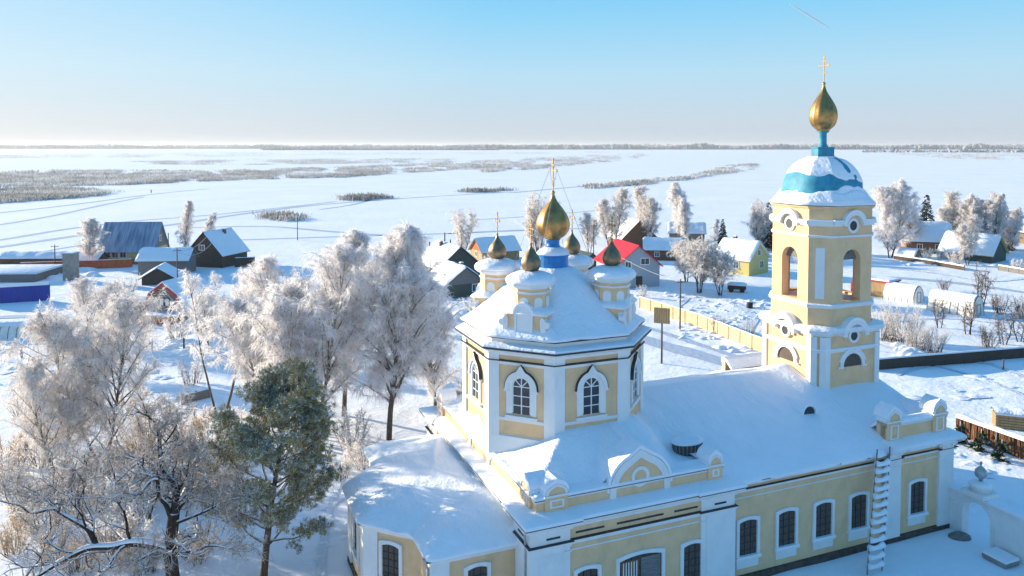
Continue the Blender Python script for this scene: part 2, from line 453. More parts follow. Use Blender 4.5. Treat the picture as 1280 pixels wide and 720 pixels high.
# ---- cornices
def corn(name, mats_profiles, outline, closed=True):
    first = None
    for nm, mat, prof in mats_profiles:
        mb = MB(); mb.sweep(outline, prof, closed=closed, smooth=False)
        o = mb.build(nm, mat, first if first is not None else CH)
        if first is None: first = o
    return first
corn('cornice', [
  ('cornice','white',[(-.05,5.60),(.1,5.64),(.1,5.74),(.22,5.84),(.36,5.90),(.42,5.96),(.42,6.07),(-.05,6.09)]),
  ('architrave','white',[(-.05,4.70),(.05,4.74),(.05,4.84),(.12,4.86),(.12,4.96),(-.05,5.0)]),
  ('necking','white',[(-.05,4.38),(.05,4.42),(.05,4.48),(-.05,4.5)]),
  ('flashing','dark_metal',[(.0,4.985),(.15,4.965),(.15,4.998),(.0,5.03)]),
  ('roof_edge','dark_metal',[(.2,6.085),(.47,6.075),(.47,6.12),(.2,6.13)]),
  ('ledge_snow','snow',[(.2,6.12),(.465,6.122),(.49,6.19),(.43,6.28),(.25,6.34),(-.1,6.42),(-.6,6.5),(-.6,6.2)]),
  ], cube_s)
nave_out = [(12.6,.9),(24.62,.9),(24.62,.75),(25.85,.75),(25.85,.9),(29.2,.9),(29.2,.75),(30.65,.75),(30.65,17.85),(29.2,17.85),(29.2,17.7),(12.6,17.7)]
corn('cornice', [
  ('cornice','white',[(-.05,5.58),(.08,5.62),(.08,5.72),(.24,5.82),(.32,5.9),(-.05,5.94)]),
  ('architrave','white',[(-.05,5.2),(.05,5.24),(.05,5.34),(.1,5.36),(.1,5.40),(-.05,5.44)]),
  ('necking','white',[(-.05,4.86),(.04,4.89),(.04,4.94),(-.05,4.97)]),
  ('flashing','dark_metal',[(.0,5.415),(.14,5.402),(.14,5.432),(.0,5.45)]),
  ], nave_out, closed=False)
apo = [(.2,16.6),(-4.35,16.6),(-4.35,14.0),(-6.7,11.6),(-6.7,7.1),(-4.35,4.7),(-4.35,2.1),(.2,2.1)]
corn('cornice', [
  ('cornice','white',[(-.05,4.1),(.08,4.14),(.12,4.26),(.28,4.36),(.34,4.46),(-.05,4.5)]),
  ('roof_edge','dark_metal',[(.1,4.465),(.39,4.46),(.39,4.49),(.1,4.5)]),
  ], apo, closed=False)
# frieze slots on the front of the main block
frc, Lc = frame((U0,V0),(U1,V0))
for a,b in ((2.45,4.1),(4.85,7.7),(8.4,9.9),(.75,1.5),(10.95,11.7)):
    s_ = MB(); d = .13 if a in (.75,10.95) else 0
    s_.ext([(a,5.24),(b,5.24),(b,5.33),(a,5.33)], frc, d+.0, d+.035); s_.build('frieze_slot', 'dark_metal', CH)
frl, Ll = frame((U0,V1),(U0,V0))     # east side wall, s runs towards the camera
for a,b in ((16.6,17.3),(12.,15.),(7.5,11.),(3.,6.)):
    s_ = MB(); d = .13 if a > 16 else 0
    s_.ext([(a,5.24),(b,5.24),(b,5.33),(a,5.33)], frl, d, d+.035); s_.build('frieze_slot', 'dark_metal', CH)

# ---- windows of the ground storey
for uc in (14.04,16.85,19.65,22.45,27.4): rect_window(fr_nave, uc-12.3, 1.42, 3.6, 1.26)
rect_window(frc, 3.36-U0, 1.3, 3.28, 1.2, sill=False); rect_window(frc, 9.81-U0, 1.3, 3.34, 1.18, sill=False)
gate_ = rect_window(frc, 6.53-U0, .2, 3.42, 2.6, rise=.18, sill=False)
for a,b,mt in ((5.32,6.42,'wood_brown'),(6.56,7.76,'wood_grey')):
    m = MB(); m.ext([(a-U0,.3),(b-U0,.3),(b-U0,3.2),(a-U0,3.2)], frc, .046, .062); lf = m.build('gate_leaf', mt, gate_)
for k in range(6):
    m = MB(); x = 5.48+k*.16-U0; m.ext([(x-.03,.4),(x+.03,.4),(x+.03,3.1),(x-.03,3.1)], frc, .063, .085); m.build('gate_bar', 'film', gate_)
for (a,b) in (((-4.35,2.1),(.25,2.1)),((-6.7,7.1),(-4.35,4.7)),((-6.7,11.6),(-6.7,7.1))):
    fa, La = frame(a,b); c = La/2 if La < 4.3 else (La/2 if a[0] < -6 else 2.35)
    rect_window(fa, c, 1.6, 3.62, 1.06)
for vv in (4.2,8.4,13.):
    rect_window(frw, vv-.9 if vv > 1 else vv, 1.42, 3.6, 1.2)

# ---- drain pipes
for pts in ([(U0-.32,V0-.1,6.05),(U0-.34,V0+.12,5.5),(U0-.2,V0+.3,5.0),(U0-.22,V0+.3,.3)],
            [(-4.72,2.05,4.4),(-4.6,2.35,4.0),(-4.5,2.4,3.8),(-4.5,2.4,.3)],
            [(24.4,.45,5.85),(24.42,.7,5.5),(24.45,.78,5.1),(24.45,.78,.3)],
            [(12.62,.5,5.85),(12.66,.7,5.5),(12.68,.8,5.1),(12.68,.8,.3)]):
    p = MB(); p.tube(pts, .065, 8); p.lathe([(.06,pts[0][2]-.12),(.15,pts[0][2]+.1),(.15,pts[0][2]+.16)], pts[0][:2], 10)
    p.build('drain_pipe', 'pipe', CH)

# ---- attic (parapet) of the main block, corner blocks and gables
ai = .42
att = [(U0+ai,V0+ai),(U1-ai,V0+ai),(U1-ai,V1-ai),(U0+ai,V1-ai)]
corn('parapet', [('parapet','yellow',[(-.4,6.2),(.0,6.2),(.0,6.98),(-.4,7.0)]),
   ('coping','white',[(-.4,6.94),(.04,6.93),(.10,7.0),(.10,7.05),(-.4,7.06)]),
   ('flashing','dark_metal',[(-.3,7.055),(.12,7.05),(.12,7.075),(-.3,7.085)]),
   ('parapet_snow','snow_roof',[(-.9,7.0),(.1,7.08),(.14,7.14),(.1,7.22),(-.1,7.28),(-.9,7.3)])], att)

def gable(fr, cx, z0, zs, w, top, depth=.5, ring=True):
    """keel-arched gable: white band, yellow field, round medallion and a hood of snow"""
    mb = MB(); out = keel(cx,z0,zs,w,top); k = .80
    inn = [(cx+(x-cx)*k, z0+(z-z0)*(k+.02)) for x,z in out]
    mb.ext(inn, fr, -depth, .02, 1); mb.band(out, inn, fr, -depth, .09, 0)
    o = mb.build('gable', ['white','yellow'], CH)
    if ring:
        m = MB(); r = w*.23; cz = z0+(top-z0)*.40
        m.band(arc(cx,cz,r*1.3,0,2*PI,20)[:-1], arc(cx,cz,r*.85,0,2*PI,20)[:-1], fr, .0, .075, 0, True)
        m.build('medallion', ['white'], o)
    s_ = MB(); o2 = [(cx+(x-cx)*1.02, z+.012) for x,z in out[1:-1]]
    hi = [(cx+(x-cx)*1.08, z+.05+.16*max(0,(z-z0)/(top-z0))) for x,z in out[1:-1]]
    s_.band(hi, o2, fr, -depth-.9, .07); s_.build('snow_hood', 'snow_roof', o)
    return o
frA, _ = frame(att[0],att[1]); frAl, LAl = frame(att[3],att[0]); frAb, _ = frame(att[2],att[3])
gable(frA, 6.75-U0-ai, 6.4, 6.75, 1.86, 8.85, .55)
gable(frAl, LAl/2+.3, 6.4, 6.75, 1.8, 8.7, .5)
gable(frAb, 5.6, 6.4, 6.75, 1.86, 8.85, .5)
def corner_block(fr, s0, s1, zb=6.4, zt=7.2, d0=-.7, d1=.14, peak=7.86):
    mb = MB(); mb.ext([(s0,zb),(s1,zb),(s1,zt),(s0,zt)], fr, d0, d1, 0)
    mb.ext([(s0-.07,zt+.002),(s1+.07,zt+.002),(s1+.07,zt+.1),(s0-.07,zt+.1)], fr, d0-.05, d1+.08, 1)
    c = (s0+s1)/2
    mb.band([(s0+.25,zb+.22),(s1-.25,zb+.22),(s1-.25,zt-.16),(s0+.25,zt-.16)],[(s0+.36,zb+.3),(s1-.36,zb+.3),(s1-.36,zt-.24),(s0+.36,zt-.24)],fr,d1-.02,d1+.03,1,True)
    k = keel(c, zt+.1, zt+.18, (s1-s0)*.46, peak)
    ki = [(c+(x-c)*.78, zt+.1+(z-zt-.1)*.76) for x,z in k]
    mb.ext(ki, fr, d0, d1-.02, 0); mb.band(k, ki, fr, d0, d1+.03, 1)
    o = mb.build('parapet_block', ['yellow','white'], CH)
    s_ = MB(); k1 = [(c+(x-c)*1.02,z+.012) for x,z in k[1:-1]]
    k2 = [(c+(x-c)*1.14,z+.06+.2*max(0,(z-zt)/(peak-zt))) for x,z in k[1:-1]]
    s_.band(k2, k1, fr, d0-.25, d1+.02)
    s_.ext([(s0-.05,zt+.102),(s1+.05,zt+.102),(s1+.02,zt+.22),(c,zt+.26),(s0-.02,zt+.22)], fr, d0, d1-.05)
    s_.build('snow_cap', 'snow_roof', o)
    return o
corner_block(frA, .45, 1.75); corner_block(frA, 10.4, 11.75-.4)
corner_block(frAl, LAl-1.75, LAl-.5); corner_block(frAl, .5, 1.75)
corner_block(frAb, .5, 1.7); corner_block(frAb, 9.6, 10.9)

# ---- snow-laden roofs as height fields
DC = (5.75,9.5); DA, DW = 5.1, 2.3           # drum centre and size
def sm(t): t = max(0.,min(1.,t)); return t*t*(3-2*t)
def cube_roof(a,b):
    u = .85+(11.8-.85)*a; v = .9+(17.7-.9)*b
    d = min(v-.7, 17.9-v, (u-.6)*1.0+.25)
    z = 7.18+1.95*sm(d/4.2)
    e = min(v, 18.6-v)
    rd = 8.75-.55*abs(u-6.6)**1.35 + .10*(e-1)
    if rd > z: z = z+(rd-z)*.85
    rise = 8.95-abs(v-9.5)*.36                # the long roof starts to the right of the drum
    h = 1-abs(v-9.3)/8.86; zn = max(7.12, 6.38+2.85*max(0,h)**.92)
    z += (zn-z)*sm((u-8.7)/1.7)
    z += .07*n2(u,v,.5,1)+.05*n2(u,v,1.3,2)
    return (u,v,z)
r_ = MB(); r_.grid(60,80,cube_roof)
r_.build('roof', 'snow_roof', CH)
def nave_roof(a,b):
    u = 11.6+(30.35-11.6)*a
    # b runs over the ridge with a rolled lip at both eaves
    if b < .04: v, z = .42+.02*(b/.04), 5.90+.17*(b/.04)
    elif b > .96: v, z = 18.18-.02*((1-b)/.04), 5.90+.17*((1-b)/.04)
    else:
        t = (b-.04)/.92; v = .44+(18.16-.44)*t
        h = 1-abs(v-9.3)/8.86
        z = 6.07+2.85*(h**.92)+.16*min(1,h*9)
    lip = .09*n2(u,0,.9,5)+.05*n2(u,0,3.1,8)
    if u > 24.3 and (v < 1.0 or v > 17.6): v += .0
    z += .10*n2(u,v,.28,9)*(1 if .05 < b < .95 else .3)+.035*n2(u,v,1.1,4)
    z += .22*sm(1-math.hypot((u-24.)/1.7,(v-9)/5.))            # drift piled against the tower
    return (u,v+lip*(1 if b < .06 else 0),z+(.10*n2(u,1,1.7,4)*(1 if b < .04 else 0)))
r_ = MB(); r_.grid(110,90,nave_roof)
nr = r_.build('roof', 'snow_roof', CH)
e_ = MB(); e_.sweep([(12.7,.9),(30.6,.9),(30.6,17.8),(12.7,17.8)], [(.1,5.945),(.44,5.93),(.44,5.965),(.1,5.99)], closed=False); e_.build('roof_edge', 'dark_metal', nr)
e_ = MB(); e_.sweep([(24.4,.75),(30.65,.75),(30.65,17.85),(24.4,17.85)], [(-.5,6.1),(.36,6.0),(.46,6.03),(.46,6.18),(.3,6.34),(-.5,6.55)], closed=False, smooth=True); e_.build('ledge_snow', 'snow_roof', nr)
# west block parapets
pw = [(24.9,1.15),(30.15,1.15),(30.15,17.45),(24.9,17.45)]
frP, _ = frame(pw[0],pw[1]); frPw, LPw = frame(pw[1],pw[2]); frPn, _ = frame(pw[2],pw[3])
corn('parapet', [('parapet','yellow',[(-.4,6.1),(.0,6.1),(.0,7.3),(-.4,7.3)]),
   ('coping','white',[(-.4,7.28),(.04,7.27),(.1,7.34),(.1,7.4),(-.4,7.41)]),
   ('parapet_snow','snow_roof',[(-1.2,6.9),(-.5,7.42),(.1,7.42),(.13,7.5),(.05,7.66),(-.2,7.74),(-.6,7.6),(-1.3,7.0)])], pw, closed=False)
corner_block(frP, .0, 1.2, 6.3, 7.6, -.7, .14, 8.4); corner_block(frP, 4.0, 5.2, 6.3, 7.6, -.7, .14, 8.4)
corner_block(frPw, LPw-1.3, LPw-.1, 6.3, 7.6, -.7, .14, 8.4); 
gable(frPw, LPw/2, 6.6, 7.0, 1.8, 9.0, .5)

def apse_roof():
    # outline walked densely, joined to a spine that runs into the main block
    base = [(.3,16.6),(-4.35,16.6),(-4.35,14.0),(-6.7,11.6),(-6.7,7.1),(-4.35,4.7),(-4.35,2.1),(.3,2.1)]
    off = []
    n = len(base)
    for i,p in enumerate(base):
        p = Vector(p); mit = Vector((0,0))
        nn = []
        if i > 0: d = (p-Vector(base[i-1])).normalized(); nn.append(Vector((d.y,-d.x)))
        if i < n-1: d = (Vector(base[i+1])-p).normalized(); nn.append(Vector((d.y,-d.x)))
        if len(nn) == 2: mit = (nn[0]+nn[1])/(1+nn[0].dot(nn[1]))
        else: mit = nn[0]
        off.append(p-mit*(-.42))
    pts = []
    for i in range(n-1):
        m = max(4,int((off[i+1]-off[i]).length/.22))
        for k in range(m): pts.append(off[i].lerp(off[i+1],k/m))
    pts.append(off[-1])
    # soften corners a little
    for _ in range(3):
        pts = [pts[0]]+[(pts[i-1]+pts[i]*2+pts[i+1])/4 for i in range(1,len(pts)-1)]+[pts[-1]]
    K = 26; vs = []; 
    def dist_edge(p):
        best = 1e9
        for i in range(n-1):
            a, b = off[i], off[i+1]; ab = b-a
            t = max(0,min(1,(p-a).dot(ab)/ab.length_squared)); best = min(best,(p-a-ab*t).length)
        return best
    for p in pts:
        u = p.x if p.x > 0 else max(-2.6,p.x*.6); sp = Vector((u, 9.35+(p.y-9.35)*(.18+.40*sm((p.x+4.4)/4.7))))
        for k in range(K):
            if k == 0: vs.append((p.x,p.y,4.48)); continue
            if k == 1: q = p+(p-Vector((-2,9.35))).normalized()*.03; vs.append((q.x,q.y,4.6)); continue
            t = ((k-2)/(K-3)); q = p.lerp(sp,t)
            d = dist_edge(q)
            z = 4.66+.2*min(1,d*1.4)+1.22*(1-math.exp(-d/2.6))
            z += .10*n2(q.x,q.y,.45,11)+.05*n2(q.x,q.y,1.2,3)
            # drifted crest by the wall
            z += .3*math.exp(-((q.x+.7)**2/.9+(q.y-11.5)**2/14.))
            vs.append((q.x,q.y,z))
    N = len(pts)
    fs = [(i*K+k,(i+1)*K+k,(i+1)*K+k+1,i*K+k+1) for i in range(N-1) for k in range(K-1)]
    fs.append(tuple(i*K+K-1 for i in range(N)))
    ins = [vs[i*K+K-1] for i in range(N)]; ctr = tuple(sum(q[k] for q in ins)/N for k in range(3))
    fs = fs[:-1]; vs.append(ctr); c_ = len(vs)-1
    fs += [(i*K+K-1,((i+1)%N)*K+K-1,c_) for i in range(N)]
    mb = MB(); mb.add(vs, fs, 0, True)
    return mb
apse_roof().build('roof', 'snow_roof', CH)

# ---- chimney vent and small dormer on the long roof
vc = MB()
cu, cv = 11.35, 3.0
def ov(a,b,n=18): return [(cu+a*math.cos(2*PI*i/n),cv+b*math.sin(2*PI*i/n)) for i in range(n)]
vc.loft([(ov(.8,.55),6.5),(ov(.84,.56),7.3),(ov(.94,.6),7.74)], 0)
for i in range(22):
    a = 2*PI*i/22; x0, y0, x1, y1 = cu+.83*math.cos(a), cv+.56*math.sin(a), cu+1.02*math.cos(a), cv+.67*math.sin(a)
    vc.beam((x0,y0,7.1),(x1*.94+cu*.06,y1*.94+cv*.06,7.74),.07,.05,1)
vo = vc.build('roof_vent', ['shutter','wood_grey'], CH)
s_ = MB(); s_.loft([(ov(.98,.64),7.742),(ov(1.05,.7),7.79),(ov(.98,.64),7.88),(ov(.7,.42),7.90),(ov(.4,.2),7.78)],smooth=True); s_.build('snow_cap','snow_roof',vo)
dm = MB(); du, dv = 21.75, 4.35
frd = ((du,dv),(1,0),(0,-1)); 
dm.ext(arch_open(0,7.2,7.62,.50), frd, -1.2, .0, 1); dm.ext(arch_open(0,7.25,7.62,.44), frd, .0, .02, 0)
do = dm.build('dormer', ['glass','snow_roof'], CH)
s_ = MB(); s_.band(arch_open(0,7.5,7.66,.60), arch_open(0,7.5,7.63,.505), frd, -2.0, .08); s_.build('snow_hood','snow_roof',do)

# ---- octagonal drum
oc = octo(DC, DA, DW)
d_ = MB(); d_.prism(oc, 6.9, 13.3); drum = d_.build('drum', 'yellow', CH)
for i in range(8):
    p = MB(); corner_pil(p, oc, i, .60, .1, 7.6, 13.05); p.build('pilaster', 'white', drum)
for nm,mat,prof in [
  ('base_band','white',[(-.05,9.22),(.07,9.25),(.07,9.42),(-.05,9.46)]),
  ('plinth','white',[(-.05,7.0),(.12,7.0),(.12,8.35),(-.05,8.42)]),
  ('architrave','white',[(-.05,12.45),(.08,12.5),(.08,12.62),(.16,12.68),(-.05,12.74)]),
  ('architrave_flashing','dark_metal',[(-.02,12.715),(.19,12.685),(.19,12.72),(-.02,12.76)]),
  ('cornice','white',[(-.05,12.98),(.13,13.04),(.13,13.16),(.3,13.26),(.44,13.32),(.44,13.42),(-.05,13.45)]),
  ('roof_edge','dark_metal',[(.1,13.43),(.56,13.40),(.56,13.485),(.1,13.50)]),
  ('ledge_snow','snow_roof',[(.1,13.47),(.49,13.475),(.52,13.53),(.46,13.6),(.2,13.68),(-.3,13.75),(-.3,13.4)]),
  ('attic','white',[(-.4,13.5),(-.12,13.6),(-.12,13.88),(.02,13.95),(.02,14.0),(-.4,14.02)]),
  ('attic_edge','dark_metal',[(-.2,14.0),(.16,13.98),(.16,14.05),(-.2,14.06)]),
  ]:
    mb = MB(); mb.sweep(oc, prof); mb.build(nm, mat, drum)
def drum_window(i):
    fr, L = frame(oc[i], oc[(i+1)%8]); c = L/2; r = .56
    mb = MB()
    mb.band(arch_open(c,9.66,11.28,r+.36), arch_open(c,9.72,11.28,r), fr, -.02, .10, 0)
    # ogee hood on small stops
    hood_o = [(c+1.02,11.0),(c+1.02,11.12)]+arc(c,11.22,.98,.02,PI*.40,8)+[(c+.2,12.28),(c+.11,12.42),(c,12.56)]
    hood_o = hood_o+[(2*c-x,z) for x,z in reversed(hood_o[:-1])]
    hood_i = [(c+.8,11.0),(c+.8,11.12)]+arc(c,11.22,.78,.02,PI*.40,8)+[(c+.14,12.0),(c+.06,12.06),(c,12.12)]
    hood_i = hood_i+[(2*c-x,z) for x,z in reversed(hood_i[:-1])]
    mb.band(hood_o, hood_i, fr, -.02, .2, 0)
    mb.ext([(c-.98,9.46),(c+.98,9.46),(c+.98,9.6),(c-.98,9.6)], fr, -.02, .16, 0)
    o = mb.build('window', 'white', CH)
    g = MB(); g.ext(arch_open(c,9.7,11.28,r), fr, .004, .015); g.build('pane', 'glass', o)
    b = MB()
    b.ext([(c-.03,9.7),(c+.03,9.7),(c+.03,11.84),(c-.03,11.84)], fr, .016, .05)
    for z in (10.2,10.74,11.28): b.ext([(c-r,z-.025),(c+r,z-.025),(c+r,z+.025),(c-r,z+.025)], fr, .016, .047)
    for a in (.25,.75):
        x, z = math.cos(a*PI), math.sin(a*PI); q = .028
        b.ext([(c+q*z,11.28-q*x),(c+r*x+q*z,11.28+r*z-q*x),(c+r*x-q*z,11.28+r*z+q*x),(c-q*z,11.28+q*x)], fr, .016, .044)
    b.band(arch_open(c,9.72,11.28,r), arch_open(c,9.79,11.28,r-.06), fr, .0, .055)
    b.build('glazing_bars', 'white', o)
    h = MB()
    ho2 = [(c+(x-c)*1.035, z+.012) for x,z in hood_o[1:-1]]; ho1 = [(c+(x-c)*1.0, z+.0) for x,z in hood_o[1:-1]]
    h.band([(c+(x-c)*1.025, z+.02) for x,z in hood_o[1:-1]], [(x,z+.004) for x,z in hood_o[1:-1]], fr, -.0, .215); h.build('hood_flashing', 'dark_metal', o)
for i in range(8): drum_window(i)

# ---- bell-shaped roof of the drum
rp = []
prof = [(1.03,14.03),(1.04,14.1),(1.02,14.2),(.95,14.42),(.86,14.78),(.75,15.25),(.63,15.8),(.5,16.4),(.38,16.9),(.27,17.3),(.2,17.48)]
def scl(k): return [(DC[0]+(x-DC[0])*k, DC[1]+(y-DC[1])*k) for x,y in oc]
def dense(poly, m=6):
    o = []
    for i in range(len(poly)):
        a = Vector(poly[i]); b = Vector(poly[(i+1)%len(poly)])
        for k in range(m): q = a.lerp(b,k/m); o.append((q.x,q.y))
    return o
r_ = MB()
ls = []
for k,z in prof:
    pl_ = []
    for x,y in dense(scl(k)):
        j = .035*n2(x,y,1.1,6)
        pl_.append((x+(x-DC[0])*j*.3, y+(y-DC[1])*j*.3))
    ls.append((pl_,z))
n = len(ls[0][0]); vs = []
for pl_,z in ls: vs += [(x,y,z+.07*n2(x,y,.9,z)) for x,y in pl_]
fs = [(k*n+i,k*n+(i+1)%n,(k+1)*n+(i+1)%n,(k+1)*n+i) for k in range(len(ls)-1) for i in range(n)]
fs.append(tuple((len(ls)-1)*n+i for i in range(n)))
r_.add(vs, fs, 0, True)
r_.build('roof', 'snow_roof', CH)

ONION = [(.40,0),(.46,.015),(.44,.03),(.60,.06),(.80,.115),(.93,.19),(.99,.27),(1.,.33),(.96,.41),(.87,.49),(.73,.57),(.56,.65),(.39,.725),(.25,.79),(.15,.86),(.09,.93),(.115,.95),(.13,.965),(.08,.985),(.03,1.0)]
def onion_mesh(c, r, z, h, n=28, ribs=0):
    mb = MB(); N = n
    m = len(ONION); vs = []
    for i in range(N):
        t = 2*PI*i/N; rr = 1.0 if not ribs or i % (N//ribs) else 1.04
        for a,b in ONION: vs.append((c[0]+a*r*rr*math.cos(t), c[1]+a*r*rr*math.sin(t), z+b*h))
    fs = [(i*m+k,((i+1)%N)*m+k,((i+1)%N)*m+k+1,i*m+k+1) for i in range(N) for k in range(m-1)]
    fs.append(tuple(i*m for i in range(N-1,-1,-1)))
    mb.add(vs, fs, 0, True); return mb
def cross_mesh(c, z, h, t=.05):
    """three-barred cross with trefoil ends, its arms along the v direction"""
    mb = MB(); u, v = c; w = h*.26
    mb.box(u-t/2,u+t/2,v-t*.7,v+t*.7,z,z+h)
    for zz, k in ((z+h*.66,1.),(z+h*.84,.5)):
        mb.box(u-t*.45,u+t*.45,v-w*k,v-t*.71,zz-t*.7,zz+t*.7); mb.box(u-t*.45,u+t*.45,v+t*.71,v+w*k,zz-t*.7,zz+t*.7)
    mb.beam((u-t*.0,v-w*.5,z+h*.40),(u,v+w*.5,z+h*.29),t*.8,t*1.2)
    for (a,b) in ((v-w,z+h*.66),(v+w,z+h*.66),(v,z+h)):
        for k in range(3):
            q = 2*PI*k/3+(PI/2 if a == v else (PI if a < v else 0))
            mb.add([(u+dx*t, a+t*1.2*math.cos(q)+t*1.3*math.cos(p_)*(1-abs(dx)*.3), b+t*1.2*math.sin(q)+t*1.3*math.sin(p_)*(1-abs(dx)*.3)) for dx in (-.6,.6) for p_ in [2*PI*j/8 for j in range(8)]],
                   [tuple(range(7,-1,-1)),tuple(range(8,16))]+[(j,(j+1)%8,8+(j+1)%8,8+j) for j in range(8)])
    return mb

# ---- central cupola
m = MB(); m.lathe([(.97,17.2),(.97,18.1),(1.03,18.14),(1.03,18.22),(.9,18.24)], DC, 24, smooth=False)
cup = m.build('cupola', 'blue', CH)
m = MB(); m.lathe([(1.02,18.225),(1.05,18.3),(.9,18.46),(.66,18.62),(.5,18.68)], DC, 24); m.build('snow_ring','snow_roof',cup)
m = MB(); m.lathe([(.56,18.55),(.42,18.8),(.42,19.1),(.5,19.16)], DC, 20); m.build('neck','blue',cup)
onion_mesh(DC, 1.02, 19.1, 3.1, 48, 12).build('onion', 'gold', cup)
cross_mesh(DC, 22.2, 1.9, .05).build('cross', 'gold_cross', cup)
w = MB()
for a in (45,135,225,315):
    q = (DC[0]+3.0*math.cos(R(a)), DC[1]+3.0*math.sin(R(a)), 16.6); sgn = 1 if q[1] > DC[1] else -1
    w.tube([(DC[0],DC[1]+sgn*.52,23.5), q], .014, 5)
w.build('guy_wires','wire',cup)
m = MB()
for i in range(14):
    a = 2*PI*i/14; m.add([], [])
m.lathe([(.2,17.44),(1.0,17.42),(1.2,17.36),(1.4,17.2),(1.5,16.9)], DC, 20); m.build('snow_heap','snow_roof',cup)

# ---- four corner turrets standing on the diagonal sides
for k,(sx,sy) in enumerate(((-1,-1),(1,-1),(1,1),(-1,1))):
    q = .7071*3.8; c = (DC[0]+sx*q, DC[1]+sy*q)
    o8 = octo(c, 1.02, .43)
    m = MB(); m.prism(o8, 14.6, 17.1); t = m.build('turret', 'yellow', CH)
    m = MB()
    m.sweep(o8, [(-.02,16.5),(.07,16.53),(.07,16.62),(-.02,16.65)])
    m.sweep(o8, [(-.02,16.78),(.12,16.84),(.26,16.96),(.33,17.02),(.33,17.12),(-.02,17.14)])
    m.build('cornice','white',t)
    for i in range(8):
        m = MB(); fr, L = frame(o8[i],o8[(i+1)%8]); m.ext(arch_open(L/2,15.35,16.1,.25,8), fr, -.01, .035); m.build('niche','white',t)
    m = MB(); m.loft([([(c[0]+(x-c[0])*s_,c[1]+(y-c[1])*s_) for x,y in o8],z) for s_,z in ((1.33,17.125),(1.36,17.22),(1.26,17.42),(1.02,17.58),(.66,17.68),(.36,17.74))], smooth=True)
    m.build('snow_cap','snow_roof',t)
    onion_mesh(c, .58, 17.62, 1.75, 32, 8).build('onion', 'gold_dull', t)
    cross_mesh(c, 19.32, 1.3, .045).build('cross', 'gold_cross', t)
    # attic dormer below the turret
    fd = Vector((sx,sy)).normalized(); sd = (-fd.y, fd.x)
    fr = ((DC[0]+fd.x*4.85, DC[1]+fd.y*4.85), sd, (fd.x,fd.y))
    m = MB(); m.ext([(-1.25,13.9),(1.25,13.9),(1.25,15.35),(-1.25,15.35)], fr, -2.3, 0, 0)
    b = m.build('attic_block', 'yellow', CH)
    m = MB(); m.ext(arch_open(0,14.1,15.3,.42), fr, -.05, .14); m.band(arch_open(0,14.1,15.3,.56), arch_open(0,14.1,15.3,.425), fr, -.4, .2)
    for s in (-1,1):
        m.ext([(s*1.3,13.95),(s*1.3,15.1),(s*1.1,15.3),(s*.98,15.1),(s*1.04,14.2),(s*.96,13.95)][::s], fr, -.3, .12)
        for zc_,rc in ((14.2,.26),(14.85,.2)):
            m.ext([(s*1.36+rc*math.cos(a),zc_+rc*math.sin(a)) for a in [2*PI*i/12 for i in range(12)]], fr, -.2, .1)
    m.ext([(-1.4,13.86),(1.4,13.86),(1.4,14.06),(-1.4,14.06)], fr, -.4, .18)
    m.build('scroll_trim','white',b)
    m = MB(); m.loft([([(fr[0][0]+sd[0]*a+fd.x*d,fr[0][1]+sd[1]*a+fd.y*d) for a,d in ((-w_,-2.2),(w_,-2.2),(w_,e_),(-w_,e_))],z) for w_,e_,z in ((1.42,.16,15.36),(1.47,.2,15.46),(1.3,.02,15.64),(1.0,-.3,15.74))], smooth=True)
    m.band([(x,z+.14) for x,z in arc(0,15.3,.62,0,PI,10)], arc(0,15.3,.565,0,PI,10), fr, -.9, .22)
    m.build('snow_cap','snow_roof',b)

# ================================================================= BELL TOWER (part of the church)
TC = (27.5,9.5)
lo = octo(TC, 3.05, 2.42)
m = MB(); m.prism(lo, 5.5, 12.15); tower = m.build('bell_tower', 'yellow', CH)
for i in range(8):
    m = MB(); corner_pil(m, lo, i, .36, .12, 6.5, 11.8); m.build('pilaster','white',tower)
m = MB()
m.sweep(lo, [(-.05,10.62),(.08,10.66),(.08,10.76),(.16,10.8),(.16,10.86),(-.05,10.9)])
m.build('string_course','white',tower)
m = MB(); m.sweep(lo, [(-.05,10.86),(.16,10.862),(.15,10.93),(-.05,10.97)]); m.build('string_course_snow','snow',tower)
m = MB(); m.sweep(lo, [(-.05,11.8),(.1,11.84),(.1,11.92),(.26,12.04),(.38,12.08),(.38,12.2),(-.05,12.22)]); m.build('lower_cornice','white',tower)
m = MB(); m.sweep(lo, [(-.4,12.2),(.36,12.2),(.41,12.26),(.34,12.36),(.0,12.44),(-.4,12.5)]); m.build('ledge_snow','snow_roof',tower)
up = octo(TC, 2.9, 1.82)
m = MB(); m.prism(octo(TC,2.93,1.86), 12.15, 13.72); m.build('attic','yellow',tower)
m = MB(); m.sweep(octo(TC,2.93,1.86), [(-.3,13.66),(.06,13.7),(.16,13.8),(.16,13.88),(-.3,13.9)]); m.build('belfry_ledge','white',tower)
m = MB(); m.sweep(octo(TC,2.93,1.86), [(-.6,13.88),(.15,13.885),(.17,13.93),(.08,14.0),(-.6,14.06)]); m.prism(octo(TC,2.5,1.6),13.3,14.0); m.build('belfry_floor_snow','snow_roof',tower)
